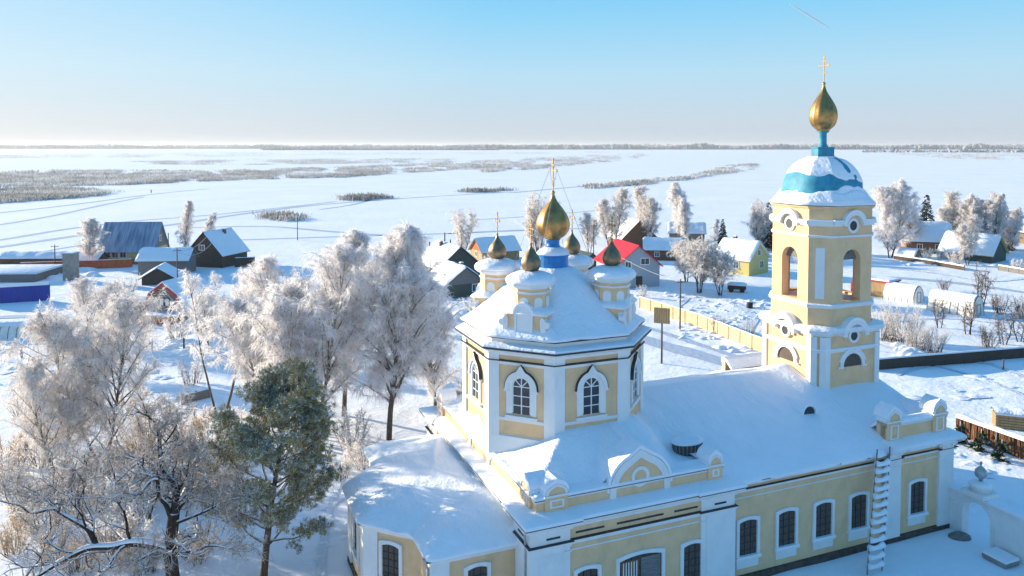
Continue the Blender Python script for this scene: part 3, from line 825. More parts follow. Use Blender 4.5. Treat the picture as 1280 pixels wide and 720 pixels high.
for i in (0,2,4,6):
    arches_ = MB(); arch_snow = MB(); lun = MB(); lunp = MB(); ocup = MB(); lsn = MB()
    fr, L = frame(lo[i],lo[i+1]); c = L/2
    ao = arc(c,11.75,1.12,0,PI,16); ai_ = arc(c,11.75,.82,0,PI,16)
    arches_.band(ao, ai_, fr, -.3, .40); arches_.ext(arc(c,11.75,.83,0,PI,16)+[(c-.83,11.5),(c+.83,11.5)], fr, -.3, .13, 1)
    arches_.band(arc(c,11.72,.5,0,2*PI,20)[:-1], arc(c,11.72,.32,0,2*PI,20)[:-1], fr, .0, .2, 0, True)
    ocup.ext(arc(c,11.72,.33,0,2*PI,20)[:-1], fr, .0, .15)
    arch_snow.band([(x+(x-c)*.03,z+.16*math.sin(math.acos(max(-1,min(1,(x-c)/1.12))))+.02) for x,z in ao], [(x,z+.004) for x,z in ao], fr, -.3, .42)
    lun.band(arc(c,9.62,1.12,0,PI,16), arc(c,9.62,.86,0,PI,16), fr, -.02, .13)
    lun.ext([(c-1.3,9.5),(c-.85,9.5),(c-.85,9.62),(c-1.3,9.62)], fr, -.02, .15); lun.ext([(c+.85,9.5),(c+1.3,9.5),(c+1.3,9.62),(c+.85,9.62)], fr, -.02, .15)
    lunp.ext(arc(c,9.55,.9,0,PI,16), fr, .0, .03)
    lsn.band(arc(c,9.63,1.22,.25,PI-.25,14), arc(c,9.63,1.125,.25,PI-.25,14), fr, .0, .14)
    arches_.build('arch',['white','yellow'],tower); arch_snow.build('arch_snow','snow',tower); lsn.build('lunette_snow','snow',tower)
    lun.build('lunette_frame','white',tower); lunp.build('lunette_board','shutter',tower); ocup.build('oculus','dark_metal',tower)

# belfry storey: eight walls, four of them open arches
bel = MB()
Z0, Z1 = 14.0, 20.8
for i in range(8):
    tr = MB(); tym = MB()
    fr, L = frame(up[i],up[(i+1)%8]); c = L/2
    if i % 2 == 0:
        o_ = [(0,Z0),(c-.8,Z0)]+arc(c,16.95,.8,PI,0,14)+[(c+.8,Z0),(L,Z0),(L,Z1),(0,Z1)]
        bel.ext(o_, fr, -.62, 0)
        bel.ext([(c-.8,Z0),(c+.8,Z0),(c+.8,Z0+.12),(c-.8,Z0+.12)], fr, -.6, -.02)
        tr.band(arc(c,19.42,1.0,0,PI,16), arc(c,19.42,.74,0,PI,16), fr, -.3, .30)
        tr.band(arc(c,19.42,.52,0,2*PI,20)[:-1], arc(c,19.42,.34,0,2*PI,20)[:-1], fr, .0, .1, 0, True)
        tr.ext(arc(c,19.42,.75,0,PI,16)+[(c-.75,19.3),(c+.75,19.3)], fr, -.3, .05, 1)
        tym.ext(arc(c,19.42,.35,0,2*PI,20)[:-1], fr, .0, .06); tym.build('oculus','dark_metal',tower); tr.build('upper_arch',['white','yellow'],tower)
    else:
        bel.ext([(0,Z0),(L,Z0),(L,Z1),(0,Z1)], fr, -.5, 0)
        tr.ext([(c-.3,14.35),(c+.3,14.35),(c+.3,17.9),(c-.3,17.9)], fr, .0, .03); tr.build('recessed_panel','white',tower)
bel.build('belfry','yellow',tower)
# ring of cornice broken by the arches
for i in range(8):
    tr = MB(); fr, L = frame(up[i],up[(i+1)%8]); c = L/2
    segs = [(-.06,c-1.0),(c+1.0,L+.06)] if i % 2 == 0 else [(-.05,L+.05)]
    for a,b in segs:
        tr.ext([(a,19.42),(b,19.42),(b,19.55),(a,19.55)], fr, -.05, .14+.001*i)
        tr.ext([(a,19.552),(b,19.552),(b,19.74),(a,19.74)], fr, -.05, .27+.001*i)
        tr.build('upper_cornice',['white','yellow'],tower); tr = MB()
m = MB()
for i in range(8):
    fr, L = frame(up[i],up[(i+1)%8]); c = L/2
    segs = [(-.06,c-1.0),(c+1.0,L+.06)] if i % 2 == 0 else [(-.05,L+.05)]
    for a,b in segs: m.ext([(a,19.745),(b,19.745),(b-.02,19.84),(a+.02,19.86)], fr, -.05, .26+.001*i)
    if i % 2 == 0: m.band([(x,z+.09) for x,z in arc(c,19.42,1.02,.1,PI-.1,16)], arc(c,19.42,1.005,.1,PI-.1,16), fr, -.05, .31)
m.build('upper_trim_snow','snow',tower)
m = MB(); m.sweep(up, [(-.05,18.58),(.07,18.62),(.12,18.7),(.12,18.76),(-.05,18.8)]); m.build('frieze_band','white',tower)
m = MB(); m.sweep(up, [(-.05,20.55),(.06,20.6),(.18,20.72),(.2,20.8),(-.3,20.82)]); m.prism(octo(TC,2.4,1.5),18.2,18.4); m.build('eave','yellow',tower)
# grilled fan lights and bells
for i in (0,2,4,6):
    fan = MB()
    fr, L = frame(up[i],up[(i+1)%8]); c = L/2
    fan.ext(arc(c,16.98,.8,0,PI,14), fr, -.45, -.40)
    fan.build('fanlight','wood_grey',tower)
def bell(c, z, r):
    m = MB(); m.lathe([(r,z),(r*.93,z+r*.15),(r*.72,z+r*.5),(r*.6,z+r*.95),(r*.5,z+r*1.25),(r*.25,z+r*1.4),(r*.06,z+r*1.45),(.03,17.9)], c, 18); return m
bell((27.9,9.0),15.3,.62).build('bell','bronze',tower); bell((26.7,10.4),15.7,.4).build('bell','bronze',tower); bell((27.3,8.2),15.9,.3).build('bell','bronze',tower)
m = MB(); m.beam((25.2,9.2,17.7),(29.8,9.2,17.7),.2,.2); m.beam((27.5,7.,17.5),(27.5,12.,17.5),.2,.2)
for q in ((26.55,8.0),(28.5,10.8)): m.beam((q[0],q[1],14.),(q[0],q[1],17.6),.16,.16)
m.build('bell_frame','wood_dark',tower)
# dome
dprof = [(1.085,20.82),(1.10,20.9),(1.0,21.2),(.90,21.55),(.84,21.95),(.825,22.35),(.79,22.7),(.71,23.2),(.60,23.62),(.46,23.95),(.30,24.14)]
du8 = octo(TC,3.0,1.55)
def dsc(k): return [(TC[0]+(x-TC[0])*k, TC[1]+(y-TC[1])*k) for x,y in du8]
m = MB(); m.loft([(dense(dsc(k),3),z) for k,z in dprof], smooth=True); dome = m.build('dome','teal',tower)
def dome_snow():
    zs = np.linspace(21.6,24.2,44); N = 120; vs = []
    dz_ = [z for k,z in dprof]; dk_ = [k for k,z in dprof]
    o = dense(du8,15)
    for z in zs:
        k = float(np.interp(z,dz_,dk_))
        for i,(x,y) in enumerate(o):
            dx, dy = x-TC[0], y-TC[1]; a = math.atan2(dy,dx)
            face = math.cos(a-R(186))                      # the windward side has shed most of its snow
            bare = math.exp(-((z-22.25-.25*face)/(.38+.25*max(0,face)))**2)*(.44+.85*max(0,face))+.95*n2(math.cos(a)*1.7,math.sin(a)*1.7,1.,z*.8)+.3*n2(math.cos(a)*4,math.sin(a)*4,1.,z*1.8)
            t = .11*sm((.50-bare)/.26)-.05
            r = math.hypot(dx,dy); vs.append((TC[0]+dx*k*(1+t/r/ max(.3,k)),TC[1]+dy*k*(1+t/r/max(.3,k)),z+.5*max(0,t)))
    M = len(o); fs = [(j*M+i,j*M+(i+1)%M,(j+1)*M+(i+1)%M,(j+1)*M+i) for j in range(len(zs)-1) for i in range(M)]
    m = MB(); m.add(vs,fs,0,True); m.build('dome_snow','snow_roof',tower)
dome_snow()
m = MB()
ls = []
skirt = [(1.09,20.85),(1.115,20.93),(1.03,21.2),(.955,21.5),(.90,21.75)]
d8 = dense(du8,5)
vs = []; n = len(d8)
for k,z in skirt:
    for x,y in d8:
        rg = .35*n2(x,y,.8,2)*(1 if z > 21.4 else 0)
        kk = k-(rg*.12 if z > 21.4 else 0)
        vs.append((TC[0]+(x-TC[0])*kk, TC[1]+(y-TC[1])*kk, z+rg))
for x,y in d8:
    rg = .35*n2(x,y,.8,2); kk = .80
    vs.append((TC[0]+(x-TC[0])*kk, TC[1]+(y-TC[1])*kk, 21.78+rg))
fs = [(k*n+i,k*n+(i+1)%n,(k+1)*n+(i+1)%n,(k+1)*n+i) for k in range(len(skirt)) for i in range(n)]
m.add(vs,fs,0,True); m.build('dome_skirt_snow','snow_roof',tower)
m = MB(); m.prism(octo(TC,.76,.34),23.95,24.85); m.sweep(octo(TC,.76,.34),[(-.05,24.78),(.06,24.8),(.06,24.88),(-.05,24.9)]); m.build('lantern','teal',tower)
m = MB(); m.lathe([(.45,24.85),(.3,25.0),(.26,25.2),(.26,25.9),(.42,26.0),(.42,26.08)], TC, 14); m.build('lantern_neck','teal',tower)
onion_mesh(TC, .97, 26.03, 3.6, 48, 12).build('tower_onion','gold',tower)
cross_mesh(TC, 29.65, 1.75, .042).build('tower_cross','gold_cross',tower)
# ================================================================= GROUND, RIVER, ROADS
def build_ground():
    angs = list(np.linspace(R(48),R(132),300))+list(np.linspace(R(132),R(408),70))[1:-1]
    rad = [0.]+list(np.geomspace(18,240,230))+list(np.geomspace(240,25000,56))[1:]
    NA = len(angs); vs = [(0,0,ground_z(0,0))]
    for r in rad[1:]:
        for a in angs:
            x, y = r*math.cos(a), r*math.sin(a); vs.append((x,y,ground_z(x,y)))
    fs = [(0,1+i,1+(i+1)%NA) for i in range(NA)]
    for k in range(len(rad)-2):
        b = 1+k*NA
        fs += [(b+i,b+NA+i,b+NA+(i+1)%NA,b+(i+1)%NA) for i in range(NA)]
    mb = MB(); mb.add(vs, fs, 0, True)
    return mb
m, nt, b, out = new_mat('snow_ground')
b.inputs['Roughness'].default_value = .7; b.inputs['Specular IOR Level'].default_value = .2
a_ = nz(nt,.25,5,.6); c_ = nz(nt,1.6,4,.6); w_n = nz(nt,.035,4,.55)
rr_ = ramp(nt, w_n.outputs['Fac'], [(.35,(.80,.835,.885)),(.65,(.87,.89,.92))])
nt.links.new(rr_.outputs['Color'], b.inputs['Base Color'])
mm = nt.nodes.new('ShaderNodeMath'); mm.operation = 'MULTIPLY_ADD'; mm.inputs[1].default_value = .25
nt.links.new(c_.outputs['Fac'], mm.inputs[0]); nt.links.new(a_.outputs['Fac'], mm.inputs[2])
bump(nt, b, mm.outputs[0], .55, .4)
MAT['snow_ground'] = m
g = build_ground().build('ground', 'snow_ground', None, recalc=False)
tag(g, kind='structure')

def strip(name, pts, wid, mat='track', dz=.03, seg=2.5, jit=.15, seed=0):
    rnd = random.Random(seed); P = [Vector((p[0],p[1])) for p in pts]; vs = []; 
    # smooth the polyline
    Q = []
    for i in range(len(P)-1):
        n = max(2,int((P[i+1]-P[i]).length/seg))
        p0 = P[max(0,i-1)]; p3 = P[min(len(P)-1,i+2)]
        for k in range(n):
            t = k/n
            Q.append(.5*((2*P[i])+(P[i+1]-p0)*t+(2*p0-5*P[i]+4*P[i+1]-p3)*t*t+(3*P[i]-p0-3*P[i+1]+p3)*t**3))
    Q.append(P[-1])
    for i,q in enumerate(Q):
        d = (Q[min(i+1,len(Q)-1)]-Q[max(0,i-1)]).normalized(); nn = Vector((-d.y,d.x))
        w = wid/2*(1+rnd.uniform(-jit,jit))
        for s in (-1,0,1):
            p = q+nn*w*s; vs.append((p.x,p.y,ground_z(p.x,p.y)+dz))
    fs = [(i*3+k,(i+1)*3+k,(i+1)*3+k+1,i*3+k+1) for i in range(len(Q)-1) for k in (0,1)]
    mb = MB(); mb.add(vs,fs,0,True); o = mb.build(name, mat, None, recalc=False); tag(o, kind='structure'); return o
def px(*L): return [at(*p) for p in L]
# tracks over the frozen river
for k,(L,w) in enumerate([
   (px((-60,318),(0,309),(60,300),(130,290),(215,281),(300,268),(400,256),(520,247),(640,240)),1.6),
   (px((-60,308),(0,300),(80,287),(160,277),(250,270),(330,262),(420,252)),1.3),
   (px((-60,290),(0,281),(70,269),(130,256),(180,246)),1.2),
   (px((-40,270),(0,266),(90,256),(190,243),(260,236)),1.5),
   (px((230,285),(330,283),(420,290),(540,298)),1.2),
   (px((300,300),(420,296),(560,292),(660,288)),1.0),
   (px((-60,325),(30,318),(110,305),(200,293)),1.0),
   (px((400,262),(440,256),(470,248)),1.2),
   (px((560,292),(640,288),(760,285)),.9),
   (px((640,241),(740,232),(850,224),(900,213),(930,205)),2.2),
   (px((560,276),(640,272),(760,262)),.9)]):
    strip('track', L, w*2.0, seed=k, seg=6)
# road between the church and the beige fence, village lanes and foot paths
strip('road', px((790,420),(830,432),(880,446),(940,462),(985,480)), 3.2, 'track', .05, seed=31)
strip('road', px((800,407),(840,420),(890,436),(940,452)), 1.2, 'track', .05, seed=32)
strip('path', px((1290,478),(1240,455),(1180,452),(1120,470)), .7, 'foot_track', .06, seed=33)
strip('path', px((1290,500),(1220,470),(1150,452)), .55, 'foot_track', .06, seed=34)
strip('path', px((400,735),(403,690),(412,640),(425,600),(440,570)), .5, 'foot_track', .06, seed=35, seg=.5, jit=.25)
strip('path', px((900,370),(940,395),(930,415)), 1.5, 'foot_track', .06, seed=36)
strip('road', px((1080,345),(1180,352),(1300,368)), 2.0, 'track', .05, seed=37)
strip('path', px((0,468),(60,455),(130,452)), .8, 'foot_track', .06, seed=38)
strip('path', px((1300,420),(1240,404),(1180,398),(1120,402)), .5, 'foot_track', .06, seed=40)
strip('path', px((1300,345),(1240,352),(1170,342),(1110,335)), .8, 'foot_track', .06, seed=41)
strip('path', px((470,640),(440,620),(405,640)), .4, 'foot_track', .06, seed=42)
strip('road', px((-60,398),(40,396),(110,400),(190,408),(290,418),(420,440)), 2.0, 'track', .05, seed=43)
strip('path', px((860,372),(845,392),(880,408),(920,398)), .8, 'foot_track', .06, seed=44)
strip('path', px((0,482),(70,466),(140,460)), .6, 'foot_track', .06, seed=39)

# snow heaps beside road and houses: part of the ground
hp = MB(); rnd = random.Random(12)
def heap(x, y, r, h):
    n = 12; vs = [(x,y,h)]; rings = ((.35,.9),(.65,.55),(.9,.15),(1.05,-.15))
    for q,zz in rings:
        for i in range(n):
            a = 2*PI*i/n; k = q*r*(1+.25*math.sin(3*a+x))
            vs.append((x+k*math.cos(a)*1.5, y+k*math.sin(a), h*zz+rnd.uniform(-.04,.04)))
    fs = [(0,1+i,1+(i+1)%n) for i in range(n)]
    for j in range(len(rings)-1):
        fs += [(1+j*n+i,1+(j+1)*n+i,1+(j+1)*n+(i+1)%n,1+j*n+(i+1)%n) for i in range(n)]
    hp.add(vs,fs,0,True)
for (x0,y0,x1,y1,n,r,h) in ((850,375,930,425,110,.42,.2),(790,360,880,372,26,.5,.25),(920,370,960,400,30,.5,.25),(1120,470,1280,500,10,.8,.14),(200,410,280,450,60,.6,.3),
                            (30,336,130,348,30,1.,.6),(540,372,620,410,60,.8,.5),(1120,320,1250,332,40,.8,.4),(1110,430,1160,446,16,.7,.5),(380,640,470,715,30,.5,.12),(0,440,230,510,40,.6,.14),(1180,565,1280,640,22,.5,.14),(895,425,950,445,8,.8,.4)):
    for k in range(n):
        p = at(rnd.uniform(x0,x1), rnd.uniform(y0,y1)); s = rnd.uniform(.5,1.3); heap(p.x,p.y,r*s,h*s*rnd.uniform(.6,1.2))
tag(hp.build('snow_heaps','snow',None,recalc=False), kind='structure')

# ================================================================= GATE WALL by the church
def to_world(u, v, z=0.): 
    c, s = math.cos(AL), math.sin(AL)
    return Vector((.868+u*c-v*s, 37.68+u*s+v*c, z))
gw = empty('gate_wall', to_world(30.3,.8), AL, 'low white wall with an arched gateway at the corner of the church', 'wall')
fg = ((0.,0.),(0,-1),(-1,0))      # s runs towards the camera, outward = -u
m = MB()
o_ = [(0.02,-.3),(.95,-.3)]+arc(1.9,1.55,.95,PI,0,14)+[(2.85,-.3),(5.0,-.3),(5.0,2.72),(0.02,2.72)]
m.ext(o_, fg, -.55, 0); m.ext([(5.0,-.3),(12,-.3),(12,1.9),(5.0,1.9)], fg, -.52, -.06)
m.build('wall','white',gw)
m = MB(); m.band(arch_open(1.9,.0,1.55,1.2,14), arch_open(1.9,.0,1.55,.951,14), fg, -.1, .07); m.ext([(.08,1.9),(.5,1.9),(.5,2.06),(.08,2.06)], fg, -.02, .12); m.build('arch_trim','white',gw)
m = MB(); m.ext([(-.02,2.70),(5.1,2.70),(5.1,2.80),(-.02,2.80)], fg, -.7, .14); m.ext([(5.101,1.88),(12,1.88),(12,1.98),(5.101,1.98)], fg, -.66, .06); m.build('coping','white',gw)
m = MB()
def snowbar(mb, s0, s1, z, fr, d0, d1, h=.2, n=24):
    o, sd, nd = fr
    prof = ((d0-.02,0),(d0-.04,.4*h),(d0+(d1-d0)*.25,h),(d0+(d1-d0)*.75,h*.95),(d1+.04,.4*h),(d1+.02,0))
    def fn(a,b):
        k = b*(len(prof)-1); i = min(int(k),len(prof)-2); t = k-i
        d = prof[i][0]*(1-t)+prof[i+1][0]*t; zz = prof[i][1]*(1-t)+prof[i+1][1]*t
        s = s0+(s1-s0)*a; j = 1+.3*n2(s,z,.7,o[0])
        return (o[0]+sd[0]*s+nd[0]*d, o[1]+sd[1]*s+nd[1]*d, z+zz*j)
    mb.grid(n, 11, fn)
snowbar(m, 0, 5.1, 2.80, fg, -.7, .14, .2); snowbar(m, 5.12, 12, 1.98, fg, -.66, .06, .18)
m.build('coping_snow','snow',gw)
m = MB(); c2 = (.28,-1.9)
m.box(c2[0]-.75,c2[0]+.75,c2[1]-.75,c2[1]+.75,2.98,3.26); m.lathe([(.62,3.26),(.62,3.52),(.68,3.56),(.68,3.62),(.2,3.7)], c2, 18)
fin = m.build('pedestal','white',gw)
m = MB(); m.lathe([(.66,3.625),(.69,3.68),(.5,3.8),(.15,3.88)], c2, 18); m.build('pedestal_snow','snow',fin)
m = MB(); m.lathe([(.10,3.84),(.12,4.0),(.3,4.16),(.38,4.36),(.33,4.58),(.18,4.74),(.07,4.84),(.05,4.98),(.1,5.02),(.02,5.14)], c2, 16); m.build('urn','pipe',fin)
m = MB(); m.box(-1.5,-.28,-4.9,-3.4,.12,.36); m.build('step','concrete',gw)
m = MB(); m.loft([([(-1.5,-4.9),(-.28,-4.9),(-.28,-3.4),(-1.5,-3.4)],.362),([(-1.48,-4.86),(-.3,-4.86),(-.3,-3.44),(-1.48,-3.44)],.5)]); m.build('step_snow','snow',gw)

# heap of dark spoil at the gate foot
q = to_world(29.8,-.35); m = MB(); m.loft([([(q.x+r*.75*math.cos(a),q.y+r*.5*math.sin(a)) for a in [2*PI*i/12 for i in range(12)]],z) for r,z in ((1,-.1),(.9,.16),(.6,.3),(.2,.36))],smooth=True)
tag(m.build('rubble_pile','wood_grey'), 'small grey rubble pile at the left foot of the gateway arch', 'rubble')

# ================================================================= LADDER on the facade
la, lb = to_world(21.4,-1.4,.05), to_world(23.75,.26,6.1)
lad = empty('ladder', la, 0, 'snow-laden wooden ladder leaning on the yellow church wall up to the eave', 'ladder')
d = (lb-la); uu = Vector((math.cos(AL),math.sin(AL),0))*.58
for s in (-1,1):
    m = MB(); m.beam(uu*s, d*1.06+uu*s*.9, .07, .09); m.build('rail','wood_grey',lad)
for k in range(13):
    t = .06+.9*k/12.5; c = d*t; w = uu*(1-.1*t)
    m = MB(); m.beam(c-w*1.08,c+w*1.08,.05,.05); r_ = m.build('rung','wood_grey',lad)
    m = MB(); nn = 9
    pts = [c+w*(-1.+2*i/(nn-1))+Vector((0,-.02,.06-.10*(1-((2*i/(nn-1))-1)**2)+.03*((k*7)%3))) for i in range(nn)]
    m.tube(pts,[.19,.17,.15,.13,.13,.13,.15,.17,.19],8); m.build('rung_snow','snow',r_)

# ================================================================= FENCES
def panel_fence(name, label, pts, h, mat, post_mat, step=2.4, snow=.12, thick=.1, cat='fence', post_h=.12, wire=False, board=False):
    P = [Vector((p[0],p[1],0)) for p in pts]
    root = empty(name, P[0], 0, label, cat)
    pm = MB(); sn = MB(); posts = []
    for i in range(len(P)-1):
        a, b = P[i]-P[0], P[i+1]-P[0]; d = (b-a).normalized(); L = (b-a).length
        n = max(1,round(L/step)); fr = ((a.x,a.y),(d.x,d.y),(d.y,-d.x))
        for k in range(n):
            s0, s1 = L*k/n+.06, L*(k+1)/n-.06; hh = h+.0
            z0 = ground_z(*(P[0]+a+d*s0).xy)-.1
            if wire:
                for zz in np.linspace(.15,h-.05,7): pm.ext([(s0-.06,zz),(s1+.06,zz),(s1+.06,zz+.025),(s0-.06,zz+.025)],fr,-.012,.012)
                x = s0
                while x < s1: pm.ext([(x,.1),(x+.02,.1),(x+.02,h),(x,h)],fr,-.011,.011); x += .3
            else:
                pm.ext([(s0,z0),(s1,z0),(s1,hh),(s0,hh)],fr,-thick/2,thick/2)
                if board:
                    for zz in np.linspace(.35,h-.1,4): pm.ext([(s0,zz),(s1,zz),(s1,zz+.05),(s0,zz+.05)],fr,-thick/2-.03,thick/2+.03)
        for k in range(n+1):
            if i and k == 0: continue
            c = a+d*(L*k/n); posts.append(c)
        if snow: snowbar(sn, 0, L, h+.002, fr, -thick/2-.06, thick/2+.06, snow, max(8,int(L)))
    pm.build('panel',mat,root)
    for c in posts[:100]:
        q = MB(); q.box(c.x-.08,c.x+.08,c.y-.09,c.y+.09,-.2,h+post_h); q.build('post',post_mat,root)
    if snow: sn.build('snow_ridge','snow',root)
    return root
panel_fence('panel_fence','long beige panel fence with brown posts along the road behind the church', px((800,385),(872,408),(940,436),(990,455)), 1.75, 'fence_beige','wood_tan', 2.5, .1, cat='fence', board=True)
panel_fence('board_fence','long low dark board fence running right from the bell tower across the snow', px((1085,464),(1180,456),(1300,446)), 1.25, 'wood_dark','wood_dark', 3., .14)
panel_fence('blue_fence','deep blue sheet fence with a thick snow top in front of the yard', px((-40,380),(0,379),(62,375)), 2.5, 'blue_fence','blue_fence', 2.5, .5)
panel_fence('orange_fence','bright orange sheet fence at the back of the yard near the blue-grey roof', px((26,339),(90,337),(165,334)), 1.7, 'orange_fence','orange_fence', 2.5, .1)
panel_fence('wire_fence','thin frosted wire fence crossing the shadowed snow below the greenhouse', px((-40,450),(60,446),(150,440),(230,437)), 1.3, 'wire_mesh','post_wood', 3., 0, wire=True)
panel_fence('picket_fence','short brown picket fence beside the frosted birches and blue shaded snow', px((228,506),(262,497)), .9, 'wood_grey','wood_grey', 1.2, .06)
panel_fence('plank_fence','dark plank fence beside the dark log house', px((294,334),(318,333)), 1.9, 'wood_dark','wood_dark', 2., .1)
panel_fence('garden_fence','low snow-covered stacked log fence along the field in front of the right-hand houses', px((1118,324),(1160,330),(1205,338)), .8, 'wood_dark','wood_brown', 2., .25)
panel_fence('rail_fence','pale snow-covered rail fence at the far right edge below the green-gabled house', px((1248,338),(1300,347)), 1.0, 'wood_grey','wood_grey', 2., .25)
# brushwood screen
wf = [to_world(45.9,12.4),to_world(45.9,6.3),to_world(46.0,3.0)]
root = empty('brushwood_fence', wf[0], 0, 'reddish brown brushwood fence with a snow cap at the right behind the church', 'fence')
m = MB(); s_ = MB(); rnd = random.Random(5)
a, b = wf[0]-wf[0], wf[2]-wf[0]; d = (b-a).normalized(); L = (b-a).length; nd = Vector((d.y,-d.x,0))
x = 0
while x < L:
    h = rnd.uniform(1.3,1.75); o = rnd.uniform(-.12,.12); p = d*x+nd*o
    m.beam((p.x,p.y,-.2),(p.x+rnd.uniform(-.1,.1),p.y+rnd.uniform(-.1,.1),h),rnd.uniform(.05,.12),.06); x += .035
m.build('brushwood','wattle',root,recalc=False)
snowbar(s_,0,L,1.5,((0,0),(d.x,d.y),(nd.x,nd.y)),-.22,.2,.3,40); s_.build('snow_cap','snow',root)

# ================================================================= HOUSES
def house(name, label, cat, loc, yaw, L, W, wh, rh, wall, roof='snow_roof', gable=None, ov=.45, snow=.22, wins=(), door=None, chim=None, trim='white', band=None, asym=0., patchy=False):
    """ridge along local x, gables at +-x; wins: (side, s, z, w, h), side in '+x -x +y -y'"""
    r = empty(name, loc, yaw, label, cat)
    x, y = L/2, W/2
    m = MB(); m.box(-x,x,-y,y,-.4,wh); w = m.build('wall',wall,r)
    if band: m = MB(); m.sweep([(-x,-y),(x,-y),(x,y),(-x,y)],[(.01,-.2),(.05,-.2),(.05,band[1]),(.01,band[1])]); m.build('base_band',band[0],r)
    for s in (-1,1):
        m = MB()
        m.add([(s*x,-y,wh),(s*x,y,wh),(s*x,0,wh+rh-.04),(s*(x-.12),-y,wh),(s*(x-.12),y,wh),(s*(x-.12),0,wh+rh-.04)],[(0,1,2),(3,5,4),(0,3,4,1),(0,2,5,3),(1,4,5,2)])
        m.build('gable',gable or wall,r)
    k = rh/y; t = .14
    def slab(mb, z0, z1, e):
        ye = y+ov+e; xe = x+ov+e; ze = -k*(ov+e)
        pts = [(-ye,wh+ze),(0,wh+rh),(ye,wh+ze)]
        vs = []
        for sx in (-xe,xe):
            for q in ((pts[0],z0),(pts[1],z0),(pts[2],z0),(pts[2],z1),(pts[1],z1),(pts[0],z1)): vs.append((sx,q[0][0],q[0][1]+q[1]))
        mb.add(vs,[(0,1,4,5),(1,2,3,4),(6,11,10,7),(7,10,9,8),(0,6,7,1),(1,7,8,2),(2,8,9,3),(3,9,10,4),(4,10,11,5),(5,11,6,0)])
    m = MB(); slab(m,0,t,0); rf = m.build('roof',trim if snow else roof,r)
    if snow:
        m = MB()
        ye, xe = y+ov+.04, x+ov+.04
        def fn(a,b):
            v = -1+2*b; yy = v*ye; z = wh+rh-k*abs(yy)+t+.004
            edge = min(1,(1-abs(v))*ye/.25, (1-abs(2*a-1))*xe/.2)
            h = snow*max(0,edge)**.5*(1+.5*n2(a*L,yy,.6,loc[0]))
            rnd_ = .5*k*math.exp(-(yy/.35)**2)*.3
            return ((2*a-1)*xe, yy, z+h-rnd_+.02)
        m.grid(22,25,fn); m.build('roof_snow','snow_roof',rf,recalc=False)
    SIDE = {'+x':((x,-y),(0,1),(1,0)),'-x':((-x,y),(0,-1),(-1,0)),'-y':((-x,-y),(1,0),(0,-1)),'+y':((x,y),(-1,0),(0,1))}
    LEN = {'+x':W,'-x':W,'-y':L,'+y':L}
    for (sd,s,z,ww,hh) in wins:
        fr = SIDE[sd]; c = LEN[sd]/2+s
        m = MB(); q = .12
        m.band([(c-ww/2-q,z-q),(c+ww/2+q,z-q),(c+ww/2+q,z+hh+q),(c-ww/2-q,z+hh+q)],[(c-ww/2,z),(c+ww/2,z),(c+ww/2,z+hh),(c-ww/2,z+hh)],fr,.0,.07,0,True)
        m.ext([(c-.03,z),(c+.03,z),(c+.03,z+hh),(c-.03,z+hh)],fr,.03,.06)
        wo = m.build('window','white',r)
        m = MB(); m.ext([(c-ww/2,z),(c+ww/2,z),(c+ww/2,z+hh),(c-ww/2,z+hh)],fr,.004,.03); m.build('pane','glass',wo)
    if door:
        sd,s,ww,hh,mt = door; fr = SIDE[sd]; c = LEN[sd]/2+s
        m = MB(); m.ext([(c-ww/2,.0),(c+ww/2,.0),(c+ww/2,hh),(c-ww/2,hh)],fr,.0,.05); m.build('door',mt,r)
    if chim:
        cx, cy, hh = chim; m = MB(); zt = wh+rh-k*abs(cy)
        m.box(cx-.3,cx+.3,cy-.3,cy+.3,zt-.4,zt+hh); c = m.build('chimney','wood_brown',rf)
        m = MB(); m.loft([([(cx-.34,cy-.34),(cx+.34,cy-.34),(cx+.34,cy+.34),(cx-.34,cy+.34)],zt+hh+.002),([(cx-.25,cy-.25),(cx+.25,cy-.25),(cx+.25,cy+.25),(cx-.25,cy+.25)],zt+hh+.18)]); m.build('chimney_snow','snow',c)
    return r
house('village_house','pale yellow house under a steep blue-grey metal roof streaked with frost','house',(-81.3,167.,0),R(4),11.,7.4,3.3,5.2,'pale_yellow','roof_blue',gable='wood_grey',ov=.5,snow=0,
      wins=[('-y',-4.,1.5,1.2,1.2),('-y',-2.4,1.5,1.2,1.2),('-y',-.8,1.5,1.2,1.2),('+x',0,4.6,.9,1.1),('+x',-1.4,1.5,.9,1.1)],band=('wood_orange',1.2))
house('barn','long low grey shed with a smooth blue-shaded snow roof beside the blue-grey house','shed',(-67.5,152.,0),R(4),9.2,5.2,3.0,1.8,'wood_grey',wins=(),snow=.3,trim='wood_grey')
m_ = house('lean_to','low snow-covered lean-to with a dark pointed gable in front of the long grey shed','shed',(-64.,141.5,0),R(-80),5.,5.4,1.3,1.7,'wood_dark',snow=.3,trim='wood_dark')
house('log_house','dark log house with a tall front gable and one snowy roof slope','house',(-62.,163.5,0),R(74),8.5,8.4,2.8,4.4,'wood_dark',snow=.2,trim='wood_dark',wins=[('-x',-.6,3.6,1.2,.9)],chim=(1.2,-.8,1.0))
